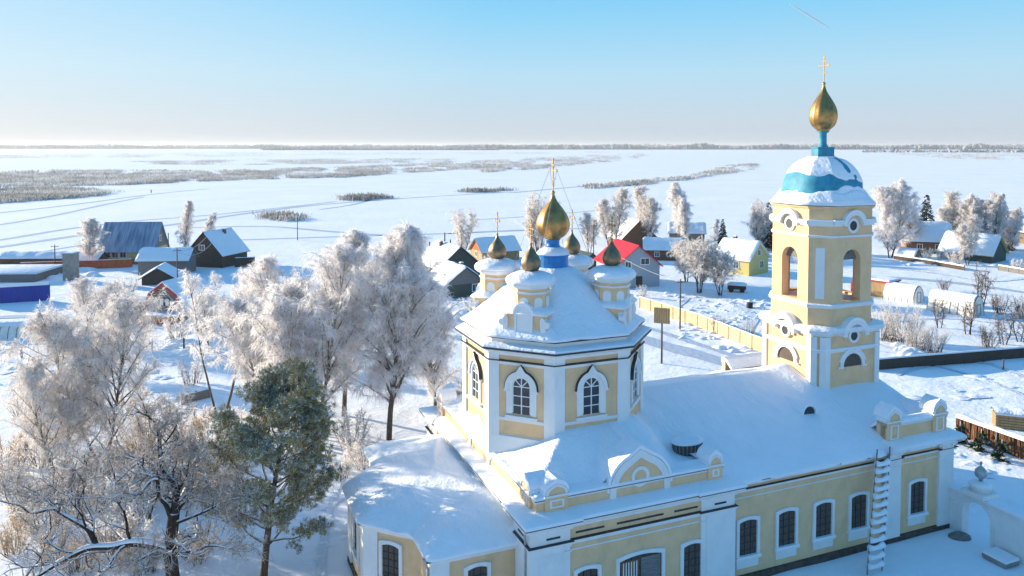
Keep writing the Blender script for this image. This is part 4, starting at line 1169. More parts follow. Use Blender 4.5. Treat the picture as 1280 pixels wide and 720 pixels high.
# gambrel house
def gambrel():
    p = at(207,402); r = empty('gambrel_cottage',(p.x+.6,p.y+3.6,0),R(78),'small grey cottage with a red-trimmed gambrel gable and purple roof flank','house')
    x, y = 3.6, 2.9
    sec = [(-y,0),(-y,1.9),(-2.0,3.9),(0,5.3),(2.0,3.9),(y,1.9),(y,0)]
    m = MB(); m.ext([(a,max(z,-.3) if z else -.3) for a,z in sec],((-x,0),(0,1),(-1,0)),-2*x,0); m.build('wall','wood_grey',r)
    up_ = [(-3.2,1.6),(-2.2,4.0),(0,5.55),(2.2,4.0),(3.2,1.6)]; lw = [(-3.05,1.55),(-2.08,3.9),(0,5.32),(2.08,3.9),(3.05,1.55)]
    m = MB(); m.band(up_,lw,((-x,0),(0,1),(-1,0)),-2*x-.4,.4); rf = m.build('roof','purple',r)
    m = MB(); m.band([(a*1.03,z+.04) for a,z in up_],[(a*.97,z-.2) for a,z in lw],((-x,0),(0,1),(-1,0)),.4,.5); m.build('gable_trim','red_trim',rf)
    m = MB(); m.band([(-2.2,4.25),(0,5.82),(2.2,4.25)],[(-2.2,4.01),(0,5.57),(2.2,4.01)],((-x,0),(0,1),(-1,0)),-2*x-.3,.45); m.band([(-3.2,1.75),(-2.2,4.25)],[(-3.2,1.62),(-2.2,4.02)],((-x,0),(0,1),(-1,0)),-2*x-.3,.45); m.build('roof_snow','snow',rf)
    fr = ((-x,0),(0,-1),(-1,0))
    for c in (-.45,.45):
        m = MB(); m.band([(c-.42,2.2),(c+.42,2.2),(c+.42,3.4),(c-.42,3.4)],[(c-.3,2.3),(c+.3,2.3),(c+.3,3.3),(c-.3,3.3)],fr,0,.08,0,True); w = m.build('window','wood_dark',r)
        m = MB(); m.ext([(c-.3,2.3),(c+.3,2.3),(c+.3,3.3),(c-.3,3.3)],fr,.004,.03); m.build('pane','film',w)
    m = MB(); m.box(-x-1.9,-x-.01,-2.6,2.6,-.2,1.15); po = m.build('porch','wood_orange',r)
    m = MB(); m.loft([([(-x-2.05,-2.75),(-x-.02,-2.75),(-x-.02,2.75),(-x-2.05,2.75)],1.16),([(-x-2.1,-2.8),(-x-.02,-2.8),(-x-.02,2.8),(-x-2.1,2.8)],1.3),([(-x-1.8,-2.5),(-x-.02,-2.5),(-x-.02,2.5),(-x-1.8,2.5)],1.5)],smooth=True); m.build('porch_snow','snow_roof',po)
gambrel()
house('shed','small brown shed with a pale snow roof behind the tall concrete post','shed',(-87.5,161.5,0),R(-5),4.8,4.,1.7,1.2,'wood_brown',snow=.25,trim='wood_brown')
house('long_shed','long low brown shed with a thick snow roof at the far left edge','shed',(-101.,166.,0),R(2),16.,4.,1.2,.8,'wood_brown',snow=.35,trim='wood_brown')
# flat-roofed yard building behind the blue fence
q = at(45,352); r = empty('yard_shed',(q.x-9,q.y+3,0),R(3),'flat shed with a sheet of snow on its roof between the blue and orange fences','shed')
m = MB(); m.box(-12,9,-4,6,-.3,1.5); m.build('wall','wood_grey',r)
m = MB(); m.loft([([(-12.3,-4.3),(9.3,-4.3),(9.3,6.3),(-12.3,6.3)],1.502),([(-12.4,-4.4),(9.4,-4.4),(9.4,6.4),(-12.4,6.4)],1.62),([(-12.,-4.),(9.,-4.),(9.,6.),(-12.,6.)],1.8)],smooth=True); m.build('roof_snow','snow_roof',r)
q = at(89,350); m = MB(); m.loft([([(q.x+a*w,q.y+b*w) for a,b in ((-1,-1),(1,-1),(1,1),(-1,1))],z) for w,z in ((1.0,-.2),(.98,4.9),(1.1,4.92),(1.1,5.1))])
pt = m.build('concrete_pillar','concrete'); tag(pt,'tall plain grey-brown concrete pillar beside the orange fence','pillar')
m = MB(); m.loft([([(q.x+a*w,q.y+b*w) for a,b in ((-1,-1),(1,-1),(1,1),(-1,1))],z) for w,z in ((1.1,5.102),(.9,5.25))]); m.build('snow_cap','snow',pt)

house('green_house','large dark green house with a pale snow roof slope and wide front gable','house',(-12.3,150.,0),R(-62),11.,8.6,2.4,3.7,'green_wall',snow=.2,trim='green_wall',chim=(-1.5,-.9,1.1))
house('green_annex','smaller grey-green annex with a snow roof in front of the dark green house','house',(-9.6,131.,0),R(-62),8.5,7.4,2.3,2.7,'green_wall',gable='wood_grey',snow=.24,trim='green_wall',chim=(1.,.7,.8),wins=[('+x',1.7,1.0,.9,1.1),('-y',-2,1.,.7,.8)])
house('blue_roof_cottage','small cottage with a blue-shaded roof and an orange end gable','house',(-3.8,171.,0),R(28),9.,6.,2.3,2.5,'wood_tan',gable='wood_orange',snow=.2,trim='wood_tan',wins=[('-x',.0,1.,.9,1.)])
house('red_roof_house','pale blue-grey house with a bright red metal roof facing the road','house',(21.0,141.4,0),R(-76),10.,8.2,4.0,3.4,'siding','red_roof',ov=.5,snow=0,
      wins=[('+x',-1.9,3.6,1.0,1.0),('+x',1.3,4.1,1.5,1.0),('-y',2.,1.2,1.,1.1)],door=('+x',.2,1.2,2.,'wood_dark'))
house('gable_barn','big brown plank barn gable with a snowy left slope behind the red roof','barn',(29.6,192.,0),R(-75),9.,9.2,2.6,4.3,'wood_brown',snow=.22,trim='wood_brown')
house('dark_cottage','low dark brown cottage under a white snow roof right of the red roof','house',(33.5,172.,0),R(-8),8.,6.,2.4,2.0,'wood_brown',snow=.3,trim='wood_dark',wins=[('-y',-1.5,.9,.9,.9),('-y',1.2,.9,.9,.9)])
house('yellow_house','yellow board house with a white snow roof and small attic window','house',(45.4,153.5,0),R(-48),7.6,7.0,3.2,3.1,'yellow_wall',snow=.24,trim='white',wins=[('+x',0,3.7,1.0,1.0),('+x',1.0,1.2,1.3,1.3),('-y',1.,1.3,1.,1.2)],chim=(-1.6,.3,.9))
house('far_cottage','far cottage with a blue-shaded snow roof among trees left of the yellow house','house',(46.,205.,0),R(-10),9.,6.,2.4,2.2,'wood_grey',snow=.3,trim='wood_grey')
house('green_hut','tiny green-roofed hut just left of the red roof','hut',(14.8,158.,0),R(-62),5.,4.,1.8,1.6,'green_wall','green_wall',snow=0)
house('brown_house','brown house with a large tilted snow roof beside the dark spruce','house',(98.,184.,0),R(-16),9.6,7.6,3.0,3.9,'wood_brown',snow=.28,trim='wood_dark',wins=[('-y',-2,1.,1.,1.),('-y',1.8,1.,1.,1.)],chim=(.8,.5,1.0))
house('green_gable_house','grey-green gabled house with a cream snow slope near the right edge','house',(101.5,171.,0),R(-52),10.5,7.6,1.9,3.7,'green_wall',snow=.26,trim='yellow_wall')
house('edge_house','snow-roofed house cut off by the right edge of the picture','house',(133.,201.,0),R(-50),10.,8.,3.2,3.6,'wood_tan',snow=.28,trim='wood_tan')
house('small_shed','low shed with a blue-shaded snow roof beneath the house at the right edge','shed',(127.,184.,0),R(-30),7.,5.,1.7,1.5,'wood_grey',snow=.3,trim='wood_grey')
house('kennel_hut','tiny tan gabled hut with a snow roof beside the big frosted tree','hut',(87.5,171.,0),R(-50),3.,3.,1.0,1.3,'wood_tan',snow=.2,trim='wood_tan')
# plank shed with red edge
q = at(1108,372); r = empty('plank_shed',(q.x,q.y+2,0),R(-52),'tan plank shed with a red roof edge next to the covered greenhouses','shed')
m = MB(); m.prism([(-2.2,-1.8),(2.2,-1.8),(2.2,1.8),(-2.2,1.8)],-.3,2.5); m.build('wall','wood_tan',r)
m = MB(); m.box(-2.4,2.4,-2.,2.,2.5,2.75); rf = m.build('roof','red_trim',r)
m = MB(); m.loft([([(-2.45,-2.05),(2.45,-2.05),(2.45,2.05),(-2.45,2.05)],2.752),([(-2.2,-1.8),(2.2,-1.8),(2.2,1.8),(-2.2,1.8)],2.98)]); m.build('roof_snow','snow_roof',rf)
m = MB(); m.box(-4.6,-2.25,-1.2,1.2,-.3,1.9); m.build('side_bay','red_trim',r)
def greenhouse(label, loc, yaw, L, W, H, snowy):
    r = empty('greenhouse', loc, yaw, label, 'greenhouse', 'tunnel greenhouses')
    sec = [(-W/2,-.2)]+[(-W/2*math.cos(a),H*math.sin(a)) for a in [PI*i/14 for i in range(15)]]+[(W/2,-.2)]
    fr = ((L/2,0),(0,1),(1,0))
    m = MB(); m.ext(sec,fr,-L,0); m.build('cover','film',r)
    m = MB()
    for k in range(int(L)+1):
        m.band([(a*1.02,z*1.02) for a,z in sec],[(a*1.0,z*1.0+.0) for a,z in sec],fr,-L*k/int(L)-.04,-L*k/int(L)+.04)
    m.band([(-.6,0),(.6,0),(.6,1.7),(-.6,1.7)],[(-.52,.06),(.52,.06),(.52,1.62),(-.52,1.62)],fr,.0,.05,0,True)
    m.build('hoop','wood_grey',r)
    if snowy:
        m = MB(); a0, a1 = snowy
        o = [(-W/2*1.05*math.cos(a),H*1.06*math.sin(a)+.03) for a in [PI*(a0+(a1-a0)*i/12) for i in range(13)]]
        i_ = [(-W/2*1.022*math.cos(a),H*1.022*math.sin(a)) for a in [PI*(a0+(a1-a0)*i/12) for i in range(13)]]
        m.band(o,i_,fr,-L+.05,-.12); m.build('snow_cover','snow_roof',r)
    return r
q = at(1147,379); greenhouse('nearly white arched greenhouse wedged between the plank shed and a longer one', (q.x-1.2,q.y+2.2,0), R(-54), 5.0, 3.3, 2.6, (.08,.92))
q = at(1195,392); greenhouse('longest cream arched greenhouse, right of the plank shed, with patchy snow', (q.x+.4,q.y+1.0,0), R(-54), 6.6, 3.5, 2.9, (.2,.85))
q = at(8,424); greenhouse('low arched film greenhouse alone in the shaded field at the left edge', (q.x,q.y+1.4,0), R(8), 8.2, 3.0, 1.9, (.3,.8))
# small covered log stack at right edge
q = at(1272,538); r = empty('woodpile',(q.x,q.y+.8,0),R(-20),'yellow-brown stack of boards under snow at the right edge','woodpile')
m = MB()
for i in range(5):
    for j in range(5): m.box(-1.4,1.4,-.7+.3*i,-.45+.3*i,.02+.24*j,.24+.24*j-.02)
m.build('boards','wood_tan',r)
m = MB(); snowbar(m,-1.5,1.5,1.22,((0,0.),(1,0),(0,-1)),-.85,.8,.35); m.build('snow_cap','snow_roof',r)

# ================================================================= POLES AND WIRES
def pole(label, x, y, h, arm=True, name='utility_pole', r=.11):
    ro = empty(name,(x,y,0),R(20),label,'pole')
    m = MB(); m.tube([(0,0,-.3),(0,0,h*.5),(.02,0,h)],[r,r*.9,r*.75],8); m.build('pole_shaft','post_wood',ro)
    if arm:
        m = MB(); m.beam((-.7,0,h-.4),(.7,0,h-.4),.1,.1); ca = m.build('crossarm','post_wood',ro)
        for s in (-.6,0,.6):
            m = MB(); m.lathe([(.03,h-.34),(.05,h-.25),(.06,h-.2),(.03,h-.12)],(s,0),8); m.build('insulator','white',ca)
    return ro
q = at(850,412); pole('dark utility pole standing at the beige fence, wires leading left and right', q.x,q.y,6.9)
A_ = Vector((q.x,q.y,6.5))
def wire(label, a, b, sag, r=.03):
    pts = []
    for i in range(17):
        t = i/16; p = Vector(a).lerp(Vector(b),t); p.z -= sag*4*t*(1-t); pts.append(p)
    m = MB(); m.tube(pts,r,5); o = m.build('overhead_wire','wire'); tag(o,label,'wire'); return o
wire('pale overhead wire from the pole at the beige fence to the red-roofed house', A_, (18.0,137,6.0), .4)
wire('pale overhead wire from the pole at the beige fence towards the yellow house', A_, (36.,118,2.6), .5)
q = at(69,338); pole('thin pole rising from the orange fence, left of the concrete pillar', q.x,q.y,5.2)
q = at(211,330); pole('dark pole close against the right gable of the blue-grey roofed house', q.x,q.y,6.6,False)
q = at(222,362); pole('pole in front of the dark log house, behind the gambrel cottage', q.x,q.y,7.2)
B_ = Vector((q.x,q.y,6.8)); wire('frosted wire swooping from the pole up to the log house gable', B_, (-62.5,159,6.4), .9, .04); wire('second frosted wire hanging lower beside the first at the log house', B_+Vector((.3,0,-.3)), (-60.5,157,5.6), 1.4, .04)
for p_,h,l in (((537,332),5.,'short bare pole leftmost behind the dark green house'),((556,328),6.4,'tallest bare pole behind the dark green house'),((563,330),5.2,'bare pole rightmost behind the dark green house')):
    q = at(*p_); pole(l,q.x,q.y,h,False,r=.17)
q = at(372,300); pole('lone post standing on the snow behind the frosted birch crowns',q.x,q.y,6.,False)
q = at(742,330); pole('utility pole just left of the red roof, between the cupolas',q.x,q.y,8.5)
q = at(827,455); ro = empty('board_post',(q.x,q.y,0),R(-22),'brown slatted board fixed on top of a tall post near the church','sign board')
m = MB(); m.tube([(0,0,-.3),(0,0,5.3)],[.12,.1],8); m.build('post','post_wood',ro)
m = MB()
for i in range(7): m.box(-.9+.26*i,-.9+.26*i+.24,-.10,-.04,4.7,6.5)
m.box(-.9,.92,-.04,.02,4.9,5.02); m.box(-.9,.92,-.04,.02,6.15,6.27); m.build('board','wood_tan',ro)
q = at(189,241); m = MB(); m.tube([(q.x,q.y,-.1),(q.x,q.y,1.7)],[.3,.2],8); tag(m.build('marker_post','post_wood'),'tiny dark marker post alone on the frozen river','post')
q = at(1254,462); m = MB(); m.tube([(q.x,q.y,-.1),(q.x,q.y,1.2)],[.09,.08],8); o=m.build('marker_stake','post_wood'); tag(o,'short snow-tipped stake in front of the dark board fence','post')
# small cart / box things by the yellow house
q = at(921,365); ro = empty('covered_cart',(q.x,q.y,0),R(-20),'dark snow-covered cart standing below the yellow house','cart')
m = MB(); m.box(-1.5,1.5,-.7,.7,.5,1.2); m.build('body','wood_dark',ro)
for s in (-1,1):
    m = MB(); m.ext(arc(s*.9,.42,.42,0,2*PI,16)[:-1],((0,-.72),(1,0),(0,-1)),0,.12); m.build('wheel','bars',ro)
    m = MB(); m.ext(arc(s*.9,.42,.42,0,2*PI,16)[:-1],((0,.72),(1,0),(0,-1)),-.12,0); m.build('wheel','bars',ro)
m = MB(); m.loft([([(a*w,b*w*.55) for a,b in ((-1.6,-1.5),(1.6,-1.5),(1.6,1.5),(-1.6,1.5))],z) for w,z in ((1.,1.202),(1.02,1.35),(.7,1.65))],smooth=True); m.build('snow_load','snow_roof',ro)
q = at(937,386); ro = empty('barrel',(q.x,q.y,0),0,'dark barrel with a cap of snow in the trampled yard','barrel')
m = MB(); m.lathe([(.42,0),(.48,.3),(.48,.8),(.42,1.1)],(0,0),16); m.build('drum','bars',ro)
m = MB(); m.lathe([(.46,1.1),(.48,1.2),(.3,1.36),(0,1.4)],(0,0),16); m.build('snow_cap','snow',ro)
q = at(790,345); 
# ================================================================= TREES
class Twigs:
    """many thin tapering ribbons gathered into one mesh with numpy"""
    def __init__(s): s.a = []
    def add(s, p, d, L, w, droop): s.a.append((p[0],p[1],p[2],d[0],d[1],d[2],L,w,droop))
    def mesh(s, name, mat, parent, seed=0, extra=None):
        A = np.array(s.a); n = len(A); rs = np.random.RandomState(seed)
        p = A[:,:3]; d = A[:,3:6]; L = A[:,6:7]; w = A[:,7:8]; dr = A[:,8:9]
        side = np.cross(d, rs.normal(size=(n,3))); side /= np.linalg.norm(side,axis=1,keepdims=True)+1e-9
        m = p+d*L*.5+np.array([0,0,-1.])*dr*L*.18; t = p+d*L*.9+np.array([0,0,-1.])*dr*L*.75
        V = np.stack([p-side*w/2,p+side*w/2,m+side*w*.42,m-side*w*.42,t],1).reshape(-1,3)
        o = (np.arange(n)*5)[:,None]
        q = o+np.array([0,1,2,3]); tr = o+np.array([3,2,4])
        loops = np.concatenate([q,tr],1).reshape(-1)
        nl = np.tile([4,3],n); st = np.concatenate([[0],np.cumsum(nl)[:-1]])
        if extra is not None and extra.v:
            ev = np.array(extra.v); b = len(V); V = np.concatenate([V,ev])
            el = np.array([len(f) for f in extra.f]); ef = np.array([i+b for f in extra.f for i in f])
            st = np.concatenate([st,len(loops)+np.concatenate([[0],np.cumsum(el)[:-1]])]); loops = np.concatenate([loops,ef]); nl = np.concatenate([nl,el])
        me = bpy.data.meshes.new(name)
        me.vertices.add(len(V)); me.vertices.foreach_set('co',V.astype(np.float32).ravel())
        me.loops.add(len(loops)); me.loops.foreach_set('vertex_index',loops.astype(np.int32))
        me.polygons.add(len(nl)); me.polygons.foreach_set('loop_start',st.astype(np.int32)); me.polygons.foreach_set('loop_total',nl.astype(np.int32))
        me.update(calc_edges=True); me.validate()
        me.materials.append(MAT[mat])
        ob = bpy.data.objects.new(name, me); COL.objects.link(ob); ob.parent = parent
        return ob
def rv(rnd, s=1.): return Vector((rnd.gauss(0,s),rnd.gauss(0,s),rnd.gauss(0,s)))
def curve_branch(rnd, p, d, L, n, wob, up):
    pts = [Vector(p)]; d = Vector(d).normalized()
    for i in range(n):
        u = up(i/n) if callable(up) else up
        d = (d+rv(rnd,wob)+Vector((0,0,u))).normalized(); pts.append(pts[-1]+d*(L/n))
    return pts
def along(pts, t):
    k = t*(len(pts)-1); i = min(int(k),len(pts)-2); f = k-i
    return pts[i].lerp(pts[i+1],f), (pts[i+1]-pts[i]).normalized()

def frost_tree(name, label, cat, seed, H, spread, mat, bark, trunks=1, nlimb=30, nsub=9, ntw=36, tw_l=.7, tw_w=.032, droop=.9, base=.18, lean=.05, trunk_r=.17, up0=.9, sparse=1., shape='egg', group=None, drop=-.10):
    rnd = random.Random(seed); r = empty(name,(0,0,0),0,label,cat,group)
    tm = MB(); sub = MB(); T = Twigs()
    for k in range(trunks):
        a = 2*PI*k/trunks+rnd.uniform(-.5,.5)
        ln = lean if trunks == 1 else rnd.uniform(.12,.34)
        h = H*(1 if k == 0 else rnd.uniform(.7,.97))
        off = Vector((math.cos(a),math.sin(a),0))*(.25 if trunks > 1 else 0)
        tp = curve_branch(rnd, off+Vector((0,0,-.3)), (math.cos(a)*ln,math.sin(a)*ln,1), h*.95, 12, .045, .05)
        tr = trunk_r*(1 if k == 0 else .8)
        tm.tube(tp, [tr*(1-.93*(i/12))**.9+.012 for i in range(13)], 8)
        nl = nlimb//trunks+2
        for j in range(nl):
            t = base+(1-base)*((j+rnd.random())/nl)**.85
            t = min(t,.985)
            p, dd = along(tp,t)
            rel = (t-base)/(1-base)
            env = {'egg': math.sin(PI*min(1,.16+.84*rel**.85))**.7, 'col': (1-rel*.72), 'wide': (.62+.38*math.sin(PI*rel))*(1-rel**4*.5), 'vase': .35+.65*rel}[shape]
            L = spread*max(.18,env)*rnd.uniform(.75,1.15)
            az = j*2.4+rnd.uniform(-.6,.6); el = up0*rnd.uniform(.7,1.25)*(1+.3*rel)
            d = Vector((math.cos(az)*math.cos(el),math.sin(az)*math.cos(el),math.sin(el)))
            lp = curve_branch(rnd,p,d,L,7,.10,lambda q: .05 if q < .5 else drop)
            r0 = max(.014,tr*(1-t)**.8*.55+.008)
            tm.tube(lp,[r0*(1-.85*i/7)+.006 for i in range(8)],5)
            ns = max(3,int(nsub*(.5+.5*L/spread)))
            for s in range(ns):
                u = .22+.78*(s+rnd.random())/ns; u = min(u,.99)
                q, qd = along(lp,u)
                sd = (qd*.55+rv(rnd,.55)+Vector((0,0,.18))).normalized()
                sl = L*rnd.uniform(.22,.42)*(1.15-.6*u)+.3
                sp = curve_branch(rnd,q,sd,sl,4,.16,drop*.8)
                tm.tube(sp,[.020,.017,.013,.010,.006],3)
                for w in range(int(ntw*sparse)):
                    v, vd = along(sp,rnd.uniform(.08,1))
                    td = (vd*.5+rv(rnd,.55)).normalized()
                    T.add(v,td,tw_l*rnd.uniform(.4,1.2),tw_w*rnd.uniform(.7,1.3),droop*rnd.uniform(.2,1.2))
            for w in range(int(ntw*.7*sparse)):
                v, vd = along(lp,rnd.uniform(.35,1)); td = (vd*.6+rv(rnd,.6)).normalized()
                T.add(v,td,tw_l*rnd.uniform(.4,1.1),tw_w,droop*rnd.uniform(.2,1))
        for w in range(int(ntw*3*sparse)):
            v, vd = along(tp,rnd.uniform(.7,1)); td = (vd*.6+rv(rnd,.6)).normalized()
            T.add(v,td,tw_l*rnd.uniform(.4,1.1),tw_w,droop*rnd.uniform(.2,1))
    tm.build('trunk',bark,r,recalc=False)
    T.mesh('crown',mat,r,seed,extra=sub)
    return r
def bush(name, label, cat, seed, H, W, mat, stems=14, tw=60, tw_l=.4, tw_w=.028, group=None, droop=.3):
    rnd = random.Random(seed); r = empty(name,(0,0,0),0,label,cat,group); st = MB(); T = Twigs()
    for k in range(stems):
        a = rnd.uniform(0,2*PI); rr = W*.22*math.sqrt(rnd.random())
        p = Vector((rr*math.cos(a),rr*math.sin(a),-.1)); sp = rnd.uniform(.15,.75)*W/H*.6
        bp = curve_branch(rnd,p,(math.cos(a)*sp,math.sin(a)*sp,1),H*rnd.uniform(.65,1.05),6,.1,.02)
        st.tube(bp,[.028*(1-.85*i/6)*max(.6,H/3)+.004 for i in range(7)],4)
        for w in range(tw):
            u = rnd.random()**.7; v, vd = along(bp,.12+.88*u)
            td = (vd*.7+rv(rnd,.5)).normalized(); T.add(v,td,tw_l*rnd.uniform(.5,1.4),tw_w*rnd.uniform(.7,1.3),droop)
            if rnd.random() < .7:
                v2 = v+td*tw_l*.6; T.add(v2,(td+rv(rnd,.5)).normalized(),tw_l*.7,tw_w*.8,droop)
    st.build('stem','bark_birch' ,r,recalc=False); T.mesh('twigs',mat,r,seed)
    return r
def setat(o, p, rz=0., s=1.):
    o.location = (p.x,p.y,ground_z(p.x,p.y)); o.rotation_euler = (0,0,rz); o.scale = (s,s,s); return o
def cp(o, label, p, rz, s, sz=None, group=None):
    c = copy_tree(o); c['label'] = label; setat(c,p,rz,s)
    if sz: c.scale = (s,s,sz)
    return c
GB = 'tall frosted birches left of the church'
b1 = frost_tree('birch_tree','widest frosted birch, straight behind the green pine','tree',11,17.4,6.0,'frost','bark_birch',trunks=3,nlimb=88,nsub=14,ntw=54,tw_l=.85,tw_w=.030,group=GB,shape='egg')
setat(b1, at(385,556), .3)
b2 = frost_tree('birch_tree','tallest frosted birch, nearest to the church drum, with bare trunk below','tree',12,18.8,5.6,'frost','bark_birch',trunks=1,nlimb=78,nsub=15,ntw=54,tw_l=.9,tw_w=.030,droop=1.1,base=.16,trunk_r=.24,group=GB,shape='egg')
setat(b2, at(486,550), 1.)
b3 = frost_tree('birch_tree','spreading beige frosted birch above the dark oak at the left','tree',13,14.2,6.0,'frost_warm','bark_birch',trunks=2,nlimb=64,nsub=12,ntw=50,tw_l=.9,tw_w=.028,droop=1.2,base=.14,group=GB,shape='wide')
setat(b3, at(128,580), .2, .93)
b4 = frost_tree('birch_tree','thin sparse birch with two dark slender trunks left of the pine','tree',14,15.0,2.6,'frost','bark_birch',trunks=2,nlimb=30,nsub=7,ntw=26,tw_l=.8,tw_w=.032,base=.42,trunk_r=.12,group=GB,shape='wide')
setat(b4, at(277,520), 1.2)
cp(b2,'frosted birch squeezed between the widest and the tallest birch, further back', at(430,520), 2.4, .93)
cp(b1,'frosted birch whose crown rises left of the widest one above the pine', at(335,530), 2.0, .88)
cp(b3,'half-hidden beige birch low behind the oak crown', at(75,600), 4.4, .62)
cp(b2,'slim frosted birch at the right flank of the tallest birch, touching the church', at(545,520), 4.1, .72)
cp(b1,'small frosted tree in front of the orange-porched cottage', at(135,470), 1.1, .42)
cp(b4,'small weeping frosted birch right before the dark log house', at(283,430), .4, .66)
cp(b3,'low round frosted tree right of the gambrel cottage', at(262,440), 5.2, .52)
cp(b3,'frosted tree left of the gambrel cottage, in front of the pillar', at(120,432), 3.7, .58)
# small trees on the river side
f1 = frost_tree('frosted_tree','slender beige frosted tree left of the blue-grey roofed house','tree',21,10.4,3.3,'frost_warm','bark_birch',nlimb=36,nsub=9,ntw=34,tw_l=.8,tw_w=.06,shape='egg',group='frosted trees along the river bank')
setat(f1, at(113,334))
f2 = frost_tree('frosted_tree','tall narrow frosted poplar right behind the blue-grey roofed house','tree',22,14,3.0,'frost_warm','bark_birch',nlimb=44,nsub=7,ntw=26,tw_l=.8,tw_w=.05,up0=1.15,shape='egg',group='frosted trees along the river bank')
setat(f2, at(230,330))
f3 = frost_tree('frosted_tree','blue-white cone-shaped frosted tree behind the dark log house','tree',23,10.8,3.4,'frost_grey','bark_birch',nlimb=44,nsub=8,ntw=30,tw_l=.7,tw_w=.05,shape='col',base=.08,group='frosted trees along the river bank')
setat(f3, at(256,325))
f4 = frost_tree('frosted_tree','round-topped pale tree behind the green house, alone on the snow','tree',24,8.6,3.6,'frost_warm','bark_birch',trunks=4,nlimb=44,nsub=8,ntw=30,tw_l=.8,tw_w=.055,up0=1.1,shape='vase',group='frosted trees along the river bank')
setat(f4, at(578,318))
# group behind the red roof
f5 = frost_tree('frosted_tree','leftmost high pale tree of the row behind the red roof','tree',25,15,4.4,'frost_warm','bark_birch',trunks=2,nlimb=56,nsub=10,ntw=36,tw_l=.9,tw_w=.055,shape='wide',group='frosted trees along the river bank',droop=.5)
setat(f5, at(764,313))
cp(f5,'middle pale tree of the row behind the red roof and brown barn', at(810,311),2.,1.02)
f6 = frost_tree('frosted_tree','tallest plume-like frosted tree of the row behind the red roof','tree',26,16.6,4.0,'frost','bark_birch',trunks=1,nlimb=60,nsub=10,ntw=40,tw_l=1.,tw_w=.055,up0=1.1,shape='egg',group='frosted trees along the river bank',trunk_r=.2)
setat(f6, at(848,307))
cp(f6,'shorter plume-like frosted tree hugging the right side of the tallest one', at(858,309),2.5,.78)
cp(f4,'wide low pale tree seen left of the main gold cupola', at(672,318),1.,1.35)
cp(f5,'pale spreading tree between the gold cupola and the tall row', at(737,318),4.,.66)
cp(f3,'blue-grey shaded bushy tree at the foot of the tall row', at(893,306),1.,.62)
f7 = frost_tree('frosted_tree','pinkish big frosted birch immediately right of the bell tower dome','tree',27,18,6.0,'frost','bark_birch',trunks=2,nlimb=76,nsub=11,ntw=46,tw_l=1.,tw_w=.055,base=.06,shape='egg',group='frosted trees along the river bank')
setat(f7, at(1113,322))
cp(f7,'second frosted birch peeping over the right shoulder of the big one', at(1136,315),2.,.8)
for k,(x,y,s,rz,l) in enumerate(((1186,312,.80,1.,'frosted tree just right of the dark spruce, behind the tilted roof'),(1203,314,.95,2.,'frosted tree behind the right end of the tilted snow roof'),(1222,315,.98,3.,'frosted tree in the middle of the grove above the green-gabled house'),(1243,316,.95,4.,'frosted tree near the slim spruce in the right-hand grove'),(1262,314,.75,5.,'rightmost low frosted tree of the grove by the picture edge'))):
    cp(f5 if k%2 else f7, l, at(x,y), rz, s*(1 if k%2 else .8))
cp(f5,'frosted tree growing in front of the green-gabled house', at(1209,331),.4,.70)
cp(f4,'frosted grey tree against the left edge of the bell tower', at(950,312),.7,1.15)
# frosted thicket by the yellow house
f8 = frost_tree('thicket_tree','large frosted tree thicket with dark stems left of the yellow house','tree',28,8.4,4.6,'frost_warm','bark_birch',trunks=6,nlimb=72,nsub=9,ntw=36,tw_l=.6,tw_w=.04,base=.25,up0=.8,shape='wide',trunk_r=.11,droop=.5,group='garden thickets')
setat(f8, at(874,366))
cp(f8,'darker lower part of the thicket nearest to the yellow house', at(900,369),2.,.82)
cp(f8,'left edge tree of the thicket beside the parked snow heaps', at(858,352),3.3,.85)
# ---- bare brown bushes on the right
q = at(1110,443)
bu = bush('bush','tallest brown bush of the thicket right of the bell tower','bush',41,5.2,6.2,'frost_warm',stems=34,tw=90,tw_l=.5,tw_w=.03,group='garden bushes')
setat(bu, at(1128,428))
cp(bu,'brown bush directly beside the bell tower at mid height', at(1105,425),1.3,.86)
cp(bu,'rounded whitish bush at the right end of the thicket by the dark fence', at(1168,440),2.4,.62)
cp(bu,'brown bush in the middle of the thicket, nearest the fence', at(1146,437),3.9,.70)
bs = bush('bush','dark round shrub on the blue shaded snow above the dark board fence','bush',42,2.7,3.0,'twig_dark',stems=22,tw=46,tw_l=.4,tw_w=.026,group='garden bushes')
setat(bs, at(1236,434))
ap = frost_tree('apple_tree','small bare apple tree right of the dark round shrub','tree',43,3.6,1.9,'twig_dark','bark_oak',trunks=3,nlimb=16,nsub=5,ntw=14,tw_l=.45,tw_w=.026,base=.2,up0=.8,shape='vase',trunk_r=.07,droop=.1,group='bare garden fruit trees')
setat(ap, at(1254,430))
cp(ap,'bare apple tree in front of the longest greenhouse', at(1210,418),1.,1.15)
cp(ap,'bushy bare tree behind the right end of the longest greenhouse', at(1226,383),2.,1.5)
cp(ap,'bare little tree at the right edge below the greenhouse', at(1276,427),3.,1.1)
cp(ap,'thin bare tree between the thicket and the greenhouses', at(1174,410),4.,1.0)
cp(bs,'brown shrub right of the longest greenhouse', at(1250,392),1.,1.15)
cp(bs,'brown shrub cut by the right edge, level with the greenhouses', at(1278,398),2.,1.2)
cp(bs,'small shrub behind the two greenhouses', at(1180,364),2.5,.8)
for x,y,s,l in ((898,416,.95,'fuzzy frosted shrub behind the middle of the beige fence'),(935,424,.95,'fuzzy frosted shrub behind the right end of the beige fence'),(803,372,.75,'white frosted shrub at the corner of the red-roofed house'),(960,412,1.1,'frosted shrub against the left side of the bell tower')):
    c = copy_tree(bs); c['label'] = l; setat(c,at(x,y),x,s); 
    for ch in c.children:
        if ch.name.startswith('twigs'): ch.data = ch.data.copy(); ch.data.materials[0] = MAT['frost_warm']
